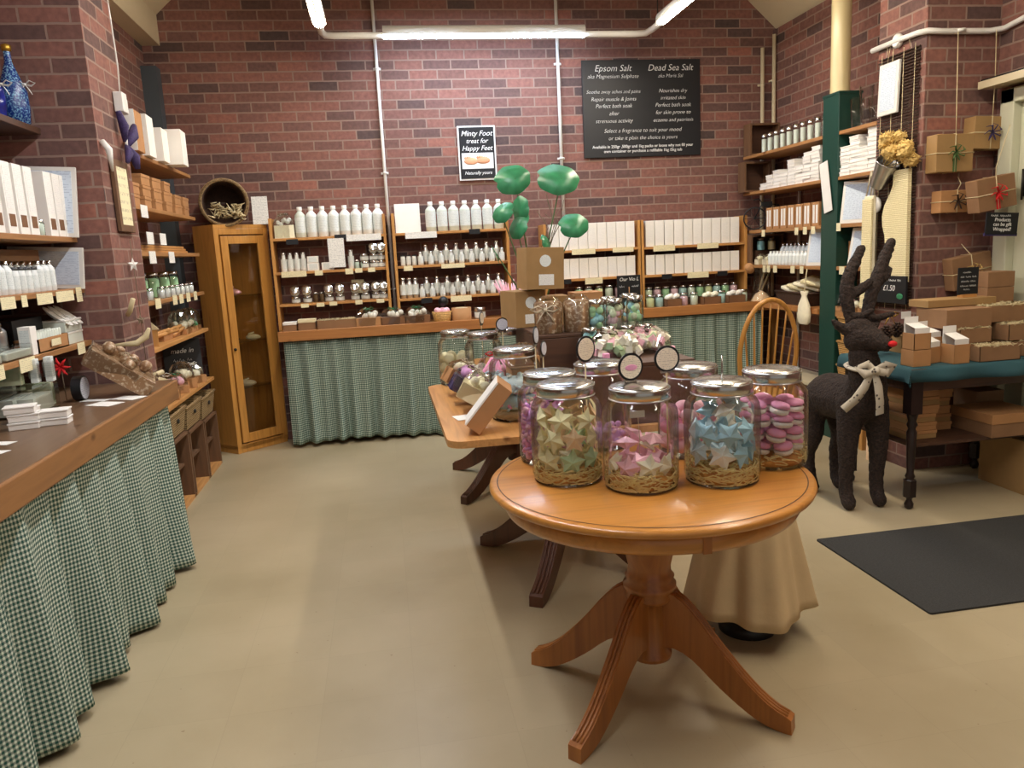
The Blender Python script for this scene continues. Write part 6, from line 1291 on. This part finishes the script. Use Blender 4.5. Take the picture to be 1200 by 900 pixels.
MB().box(-a+.06, -b+.06, .335, a-.06, b-.03, .35).build('lower_shelf', 'dark_wood', t)
m = MB(); N1, N2 = 40, 26; ov = .075
def cloth_pt(u, v):
    x = -a-ov+u*(2*a+2*ov); y = -b-ov+v*(2*b+ov); dx = max(0, abs(x)-a-.004); dy = max(0, -b-.004-y); X = max(-a-.004, min(a+.004, x)); Y = max(-b-.004, y); dp = max(dx, dy)+.3*min(dx, dy); fl = .018*sin(x*17)+.012*sin(x*7+1)
    z = .7665-dp; X += (.014*dp/ov)*(1 if x > 0 else -1)*(dx > 0); Y -= (.02+fl)*dp/ov*(dy > 0)*1; return (X, min(Y, b), z)
for i in range(N1+1):
    for j in range(N2+1): m.v.append(cloth_pt(i/N1, j/N2))
for i in range(N1):
    for j in range(N2): k = i*(N2+1)+j; m.f.append((k, k+N2+1, k+N2+2, k+1)); m.sm.append(True)
o = m.build('tablecloth', 'teal_cloth'); o.location = ((DX0+DX1)/2, (DY0+DY1)/2, 0); sd = o.modifiers.new('cloth', 'SOLIDIFY'); sd.thickness = .003; sd.offset = 1; tag(o, 'dark teal cloth covering the table by the pier', 'tablecloth')
def kbox(loc, w_, d_, h_, label, mat='kraft_dark', fill='raffia', rz=0, seed=1): return open_box('hamper_box', label, w_, d_, h_, mat, fill, seed, loc, rz)
Z0 = .7705
# small boxes with white raised lids
def liner(loc, label, rz=0, s=.095, h_=.085, tab=.05):
    t = open_box('small_kraft_box', label, s, s, h_, 'kraft', None, 1, loc, rz); MB().box(-s/2+.006, -s/2+.004, h_*.4, s/2-.006, -s/2+.007, h_+.028).build('front_flap', 'white_card', t); MB().box(-s/2+.004, s/2-.009, h_*.4, s/2-.012, s/2-.006, h_+tab).build('white_liner', 'white_card', t); MB().add([(-s/2+.006, -s/2+.007, h_+.028), (s/2-.006, -s/2+.007, h_+.028), (s/2-.012, s/2-.01, h_+tab*.6), (-s/2+.006, s/2-.01, h_+tab*.6)], [(0, 1, 2, 3)]).build('liner_top', 'white_card', t)
t = mk_box('small_kraft_box', 'closed kraft box under the leftmost white lined box', .1, .1, .085, 'kraft'); t.location = (2.70, 3.56, Z0)
liner((2.70, 3.56, Z0+.086), 'leftmost white lined kraft box stacked on another', tab=.08); liner((2.81, 3.62, Z0), 'white lined kraft box second from left on teal cloth', rz=.3, tab=.1); liner((2.92, 3.55, Z0), 'white lined kraft box nearest front edge, third from left', rz=.05, h_=.1, tab=.09); liner((2.90, 3.73, Z0), 'white lined kraft box behind the others on teal cloth', rz=.2, h_=.12, tab=.08)
# hampers
kbox((3.14, 3.545, Z0), .24, .1, .08, 'long shallow kraft hamper at the front of teal cloth', seed=2); kbox((3.40, 3.66, Z0), .26, .18, .08, 'kraft hamper at right end, bottom layer', seed=3)
kbox((3.10, 3.68, Z0), .2, .14, .08, 'kraft hamper behind the long front one, bottom layer', 'kraft_dark', None, seed=4)
kbox((3.09, 3.68, Z0+.083), .19, .14, .08, 'kraft hamper second layer, left of the gap', seed=5); kbox((3.40, 3.68, Z0+.083), .26, .18, .09, 'kraft hamper with straw strands, second layer right', seed=6)
t = mk_box('hamper_box', 'wide closed kraft hamper on the third layer, left', .27, .24, .1, 'kraft_dark'); t.location = (3.07, 3.76, Z0+.165)
kbox((3.38, 3.78, Z0+.176), .34, .2, .09, 'long kraft hamper with clear film, third layer right', seed=7)
t = mk_box('hamper_box', 'flat wrapped kraft packet lying on the top of hampers', .42, .16, .04, 'kraft_dull'); t.location = (3.14, 3.86, Z0+.268)
for i in range(2): t = mk_box('kraft_box', ('lower', 'upper')[i]+' kraft box stacked against the door frame end', .17, .14, .085, 'kraft_dark'); t.location = (3.42, 3.9, Z0+.268+i*.087)
t = mk_box('kraft_box', 'plain kraft box at back left of the hampers', .2, .14, .1, 'kraft_dull'); t.location = (3.0, 4.02, Z0)
t = thing('chalkboard', 'small dark chalk sign on wooden foot atop the hampers', 'sign', (3.22, 3.84, Z0+.309)); MB().box(-.065, 0, .014, .065, .008, .165).build('board', 'black_board', t, bevel=.006); MB().box(-.045, -.015, 0, .045, .025, .016).build('foot', 'pine_x', t)
for k, z in enumerate((.135, .11, .085, .06, .04)): scribble(t, T(0, -.001, z) @ FACE_Y, (.07, .1, .09, .1, .06)[k], .013, k+9, .0008)
# boxes on the lower shelf
for c_, (x, y, n_, w_, d_, h0) in enumerate(((2.80, 3.72, 6, .17, .2, .045), (2.98, 3.86, 5, .2, .2, .045))):
    for k in range(n_): t = mk_box('lidded_box', '%s shallow kraft box of the %s stack under side table' % (LV[k], ('left', 'right')[c_]), w_, d_, h0, 'kraft' if (k+c_) % 2 else 'kraft_dull', group='shallow kraft boxes under the side table', lid='kraft', lidh=.4); t.location = (x+random.uniform(-.01, .01), y, .351+k*.0462)
t = mk_box('lidded_box', 'large lidded kraft box jutting from under the side table', .3, .3, .125, 'kraft_dark', lid='kraft', lidh=.42); t.location = (3.28, 3.66, .351)
t = mk_box('lidded_box', 'small kraft box behind the large lidded one under table', .18, .18, .18, 'kraft_dark'); t.location = (3.4, 3.93, .351)
t = mk_box('storage_box', 'grey cardboard sheet box standing on floor below the table, right', .09, .5, .3, 'kraft_dull'); t.location = (3.42, 3.62, 0)

# ================================================================ CHAIR
t = thing('hoop_back_chair', 'pine hoop back spindle chair behind the glass jars', 'chair', (2.38, 4.74, 0)); n = 26; hp = []
for k in range(n+1):
    a = pi*k/n; z = .45+.63*(sin(a)**.62 if 0 < a < pi else 0); x = -.205*cos(a)*(1 if z > .75 else .78+.22*(z-.45)/.3); hp.append((x, -.2-.09*(z-.45), z))
MB().tube(hp, .0155, 10).build('hoop', 'cabinet_oak', t)
for k in range(7):
    u = (k-3)/3; xb, xt = u*.115, u*.165; zt = .45+.63*(max(0, 1-(xt/.205)**2)**.5)**.62-.005; pts = [(xb+(xt-xb)*v, -.2-.09*(zt-.45)*v, .45+(zt-.45)*v) for v in (0, .12, .2, .3, .5, .8, 1)]; MB().tube(pts, [.006, .008, .0065, .009, .007, .006, .005], 8).build('spindle', 'cabinet_oak', t)
MB().lathe([(0, .415), (.16, .417), (.21, .43), (.215, .445), (.2, .456), (.1, .448), (0, .446)], 36, sy=.98).build('seat', 'cabinet_oak', t)
for sx in (-1, 1):
    for sy in (-1, 1): MB().tube([(sx*.12, sy*.12, .42), (sx*.14, sy*.145, .3), (sx*.16, sy*.17, .15), (sx*.18, sy*.19, 0)], [.014, .019, .017, .011], 10).build('leg', 'cabinet_oak', t)
for sx in (-1, 1): MB().tube([(sx*.155, -.16, .18), (sx*.155, .16, .18)], .01, 8).build('stretcher', 'cabinet_oak', t)
MB().tube([(-.155, 0, .18), (.155, 0, .18)], .01, 8).build('stretcher', 'cabinet_oak', t)

# ================================================================ REINDEER
t = thing('reindeer_figure', 'dark twig reindeer with red nose beside the side table', 'reindeer', (2.46, 3.75, 0))
def fused(name, chains, balls_, mat, parent, vox=.011, rough=.012):
    """overlapping tapered limbs fused into one continuous rough surface"""
    m = MB()
    for pts, rs in chains:
        P_, R_ = [], []
        for i in range(len(pts)-1):
            for k in range(4): u = k/4; P_.append(Vector(pts[i]).lerp(Vector(pts[i+1]), u)); R_.append(rs[i]+(rs[i+1]-rs[i])*u)
        P_.append(Vector(pts[-1])); R_.append(rs[-1])
        for _ in range(2): P_ = [P_[0]]+[(P_[i-1]+P_[i]*2+P_[i+1])/4 for i in range(1, len(P_)-1)]+[P_[-1]]; R_ = [R_[0]]+[(R_[i-1]+R_[i]*2+R_[i+1])/4 for i in range(1, len(R_)-1)]+[R_[-1]]
        m.tube(P_, R_, 14).ball(P_[0], R_[0]*.98, 12, 8).ball(P_[-1], R_[-1]*.98, 12, 8)
    for c_, r_, sc in balls_: m.ball(c_, r_, 16, 12, sc)
    o = m.build(name, mat, parent); r = o.modifiers.new('fuse', 'REMESH'); r.mode = 'VOXEL'; r.voxel_size = vox; r.use_smooth_shade = True
    sm = o.modifiers.new('smooth', 'SMOOTH'); sm.iterations = 4
    tx = D.textures.new('twig_noise', 'CLOUDS'); tx.noise_scale = .02; ds = o.modifiers.new('rough', 'DISPLACE'); ds.texture = tx; ds.strength = rough; return o
legs = []
for x, y in ((-.085, .225), (.065, .225)): legs.append(([(x*.7, y-.03, .56), (x, y, .44), (x*1.1, y-.03, .33), (x*1.15, y+.03, .22), (x*1.1, y+.01, .10), (x*1.1, y-.005, .05), (x*1.1, y-.03, .035)], [.085, .068, .05, .037, .034, .036, .036]))
for x, y in ((-.085, -.11), (.095, -.11)): legs.append(([(x*.6, y+.01, .58), (x*.95, y, .44), (x, y-.005, .30), (x, y+.005, .17), (x, y, .08), (x, y-.03, .035)], [.085, .06, .047, .037, .037, .038]))
fused('body', legs+[([(-.02, .25, .555), (-.02, .17, .575), (-.01, .03, .575), (.0, -.08, .58), (.0, -.14, .60)], [.10, .128, .125, .13, .105]), ([(.0, -.10, .60), (-.01, -.16, .68), (-.045, -.19, .77), (-.07, -.20, .86)], [.12, .10, .08, .07]), ([(-.02, .33, .585), (-.02, .37, .56)], [.03, .015])], [], 'reindeer_twig', t)
fused('head', [([(-.09, -.19, .93), (-.075, -.225, .945), (-.05, -.275, .93), (-.028, -.315, .915)], [.075, .075, .055, .038]), ([(-.14, -.18, .97), (-.185, -.17, 1.0), (-.225, -.165, 1.035)], [.026, .026, .009]), ([(-.03, -.19, .975), (.005, -.185, 1.0), (.035, -.18, 1.03)], [.026, .026, .009])], [((-.09, -.19, .985), .07, (1, 1, .8))], 'reindeer_twig', t, .009)
fused('antler', [([(-.115, -.17, 1.0), (-.13, -.16, 1.08), (-.14, -.15, 1.17), (-.125, -.14, 1.24), (-.09, -.14, 1.31), (-.055, -.14, 1.385)], [.028, .031, .034, .033, .03, .022]), ([(-.135, -.15, 1.15), (-.08, -.16, 1.17), (-.025, -.17, 1.215)], [.028, .027, .02]), ([(-.12, -.17, 1.04), (-.07, -.2, 1.05), (-.04, -.22, 1.075)], [.022, .02, .014])], [], 'reindeer_twig', t, .008)
fused('antler', [([(-.04, -.17, 1.0), (-.02, -.16, 1.08), (.005, -.15, 1.16), (.045, -.14, 1.24), (.08, -.13, 1.32), (.12, -.13, 1.41)], [.028, .031, .033, .034, .031, .024]), ([(.03, -.14, 1.21), (.08, -.15, 1.23), (.105, -.15, 1.27)], [.026, .022, .015]), ([(-.03, -.17, 1.03), (.03, -.2, 1.035), (.085, -.21, 1.05)], [.022, .02, .014])], [], 'reindeer_twig', t, .008)
MB().ball((-.012, -.352, .918), .02, 12, 8, (1.2, .8, .8)).build('nose', 'red_felt', t)
for x, y in ((-.055, -.293), (-.012, -.268)): MB().ball((x, y, .965), .008, 8, 6).build('eye', 'black_frame', t)
t2 = thing('ribbon_bow', 'cream spotted ribbon bow tied round the reindeer neck', 'ribbon', (2.46, 3.75, 0))
MB().tube([(-.045+.092*cos(k*pi/12), -.195+.092*sin(k*pi/12), .785+.012*sin(k*pi/12)) for k in range(24)], .017, 6, closed=True, flat=.5).build('neck_band', 'leopard', t2)
def rib(pts, w_): 
    m = MB(); n = len(pts); vs = []
    for i, p in enumerate(pts):
        d_ = (Vector(pts[min(i+1, n-1)])-Vector(pts[max(i-1, 0)])).normalized(); sd = d_.cross(Vector((0, -1, 0))).normalized()*w_*(.6 if i == 0 else 1); vs += [Vector(p)+sd, Vector(p)-sd, Vector(p)+sd+Vector((0, .003, 0)), Vector(p)-sd+Vector((0, .003, 0))]
    for i in range(n-1): a_ = 4*i; m.f += [(a_, a_+1, a_+5, a_+4), (a_+2, a_+6, a_+7, a_+3), (a_, a_+4, a_+6, a_+2), (a_+1, a_+3, a_+7, a_+5)]; m.sm += [True]*4
    m.v = [tuple(v) for v in vs]; return m
rib([(-.08, -.30, .78), (-.13, -.31, .70), (-.17, -.30, .64), (-.22, -.28, .59)], .024).build('ribbon_tail', 'leopard', t2); rib([(-.07, -.30, .78), (-.055, -.315, .70), (-.04, -.31, .62), (-.025, -.29, .55)], .022).build('ribbon_tail', 'leopard', t2)
rib([(-.07, -.305, .785), (-.12, -.32, .82), (-.17, -.31, .805), (-.13, -.32, .765), (-.08, -.315, .78)], .02).build('ribbon_loop', 'leopard', t2); rib([(-.07, -.305, .785), (-.02, -.32, .81), (.03, -.31, .80), (-.01, -.32, .765), (-.06, -.315, .78)], .02).build('ribbon_loop', 'leopard', t2); MB().ball((-.072, -.315, .785), .02, 10, 8).build('knot', 'leopard', t2)

# ================================================================ FLOOR MAT
o = MB().prism(rrect(.72, .40, .01, 2), 0, .008).build('door_mat', 'mat_black'); o.location = (2.7, 2.87, .0); tag(o, 'large charcoal ribbed entrance mat on the floor before the door', 'mat')
# ---------------------------------------------------------------- lettering curves become meshes
bpy.context.view_layer.update(); dg = bpy.context.evaluated_depsgraph_get()
fonts = [o for o in D.objects if o.type == 'FONT']
for o in fonts:
    me = D.meshes.new_from_object(o.evaluated_get(dg)); n = D.objects.new('lettering', me); COL.objects.link(n); n.parent = o.parent; n.matrix_local = o.matrix_local.copy()
for o in fonts: D.objects.remove(o)
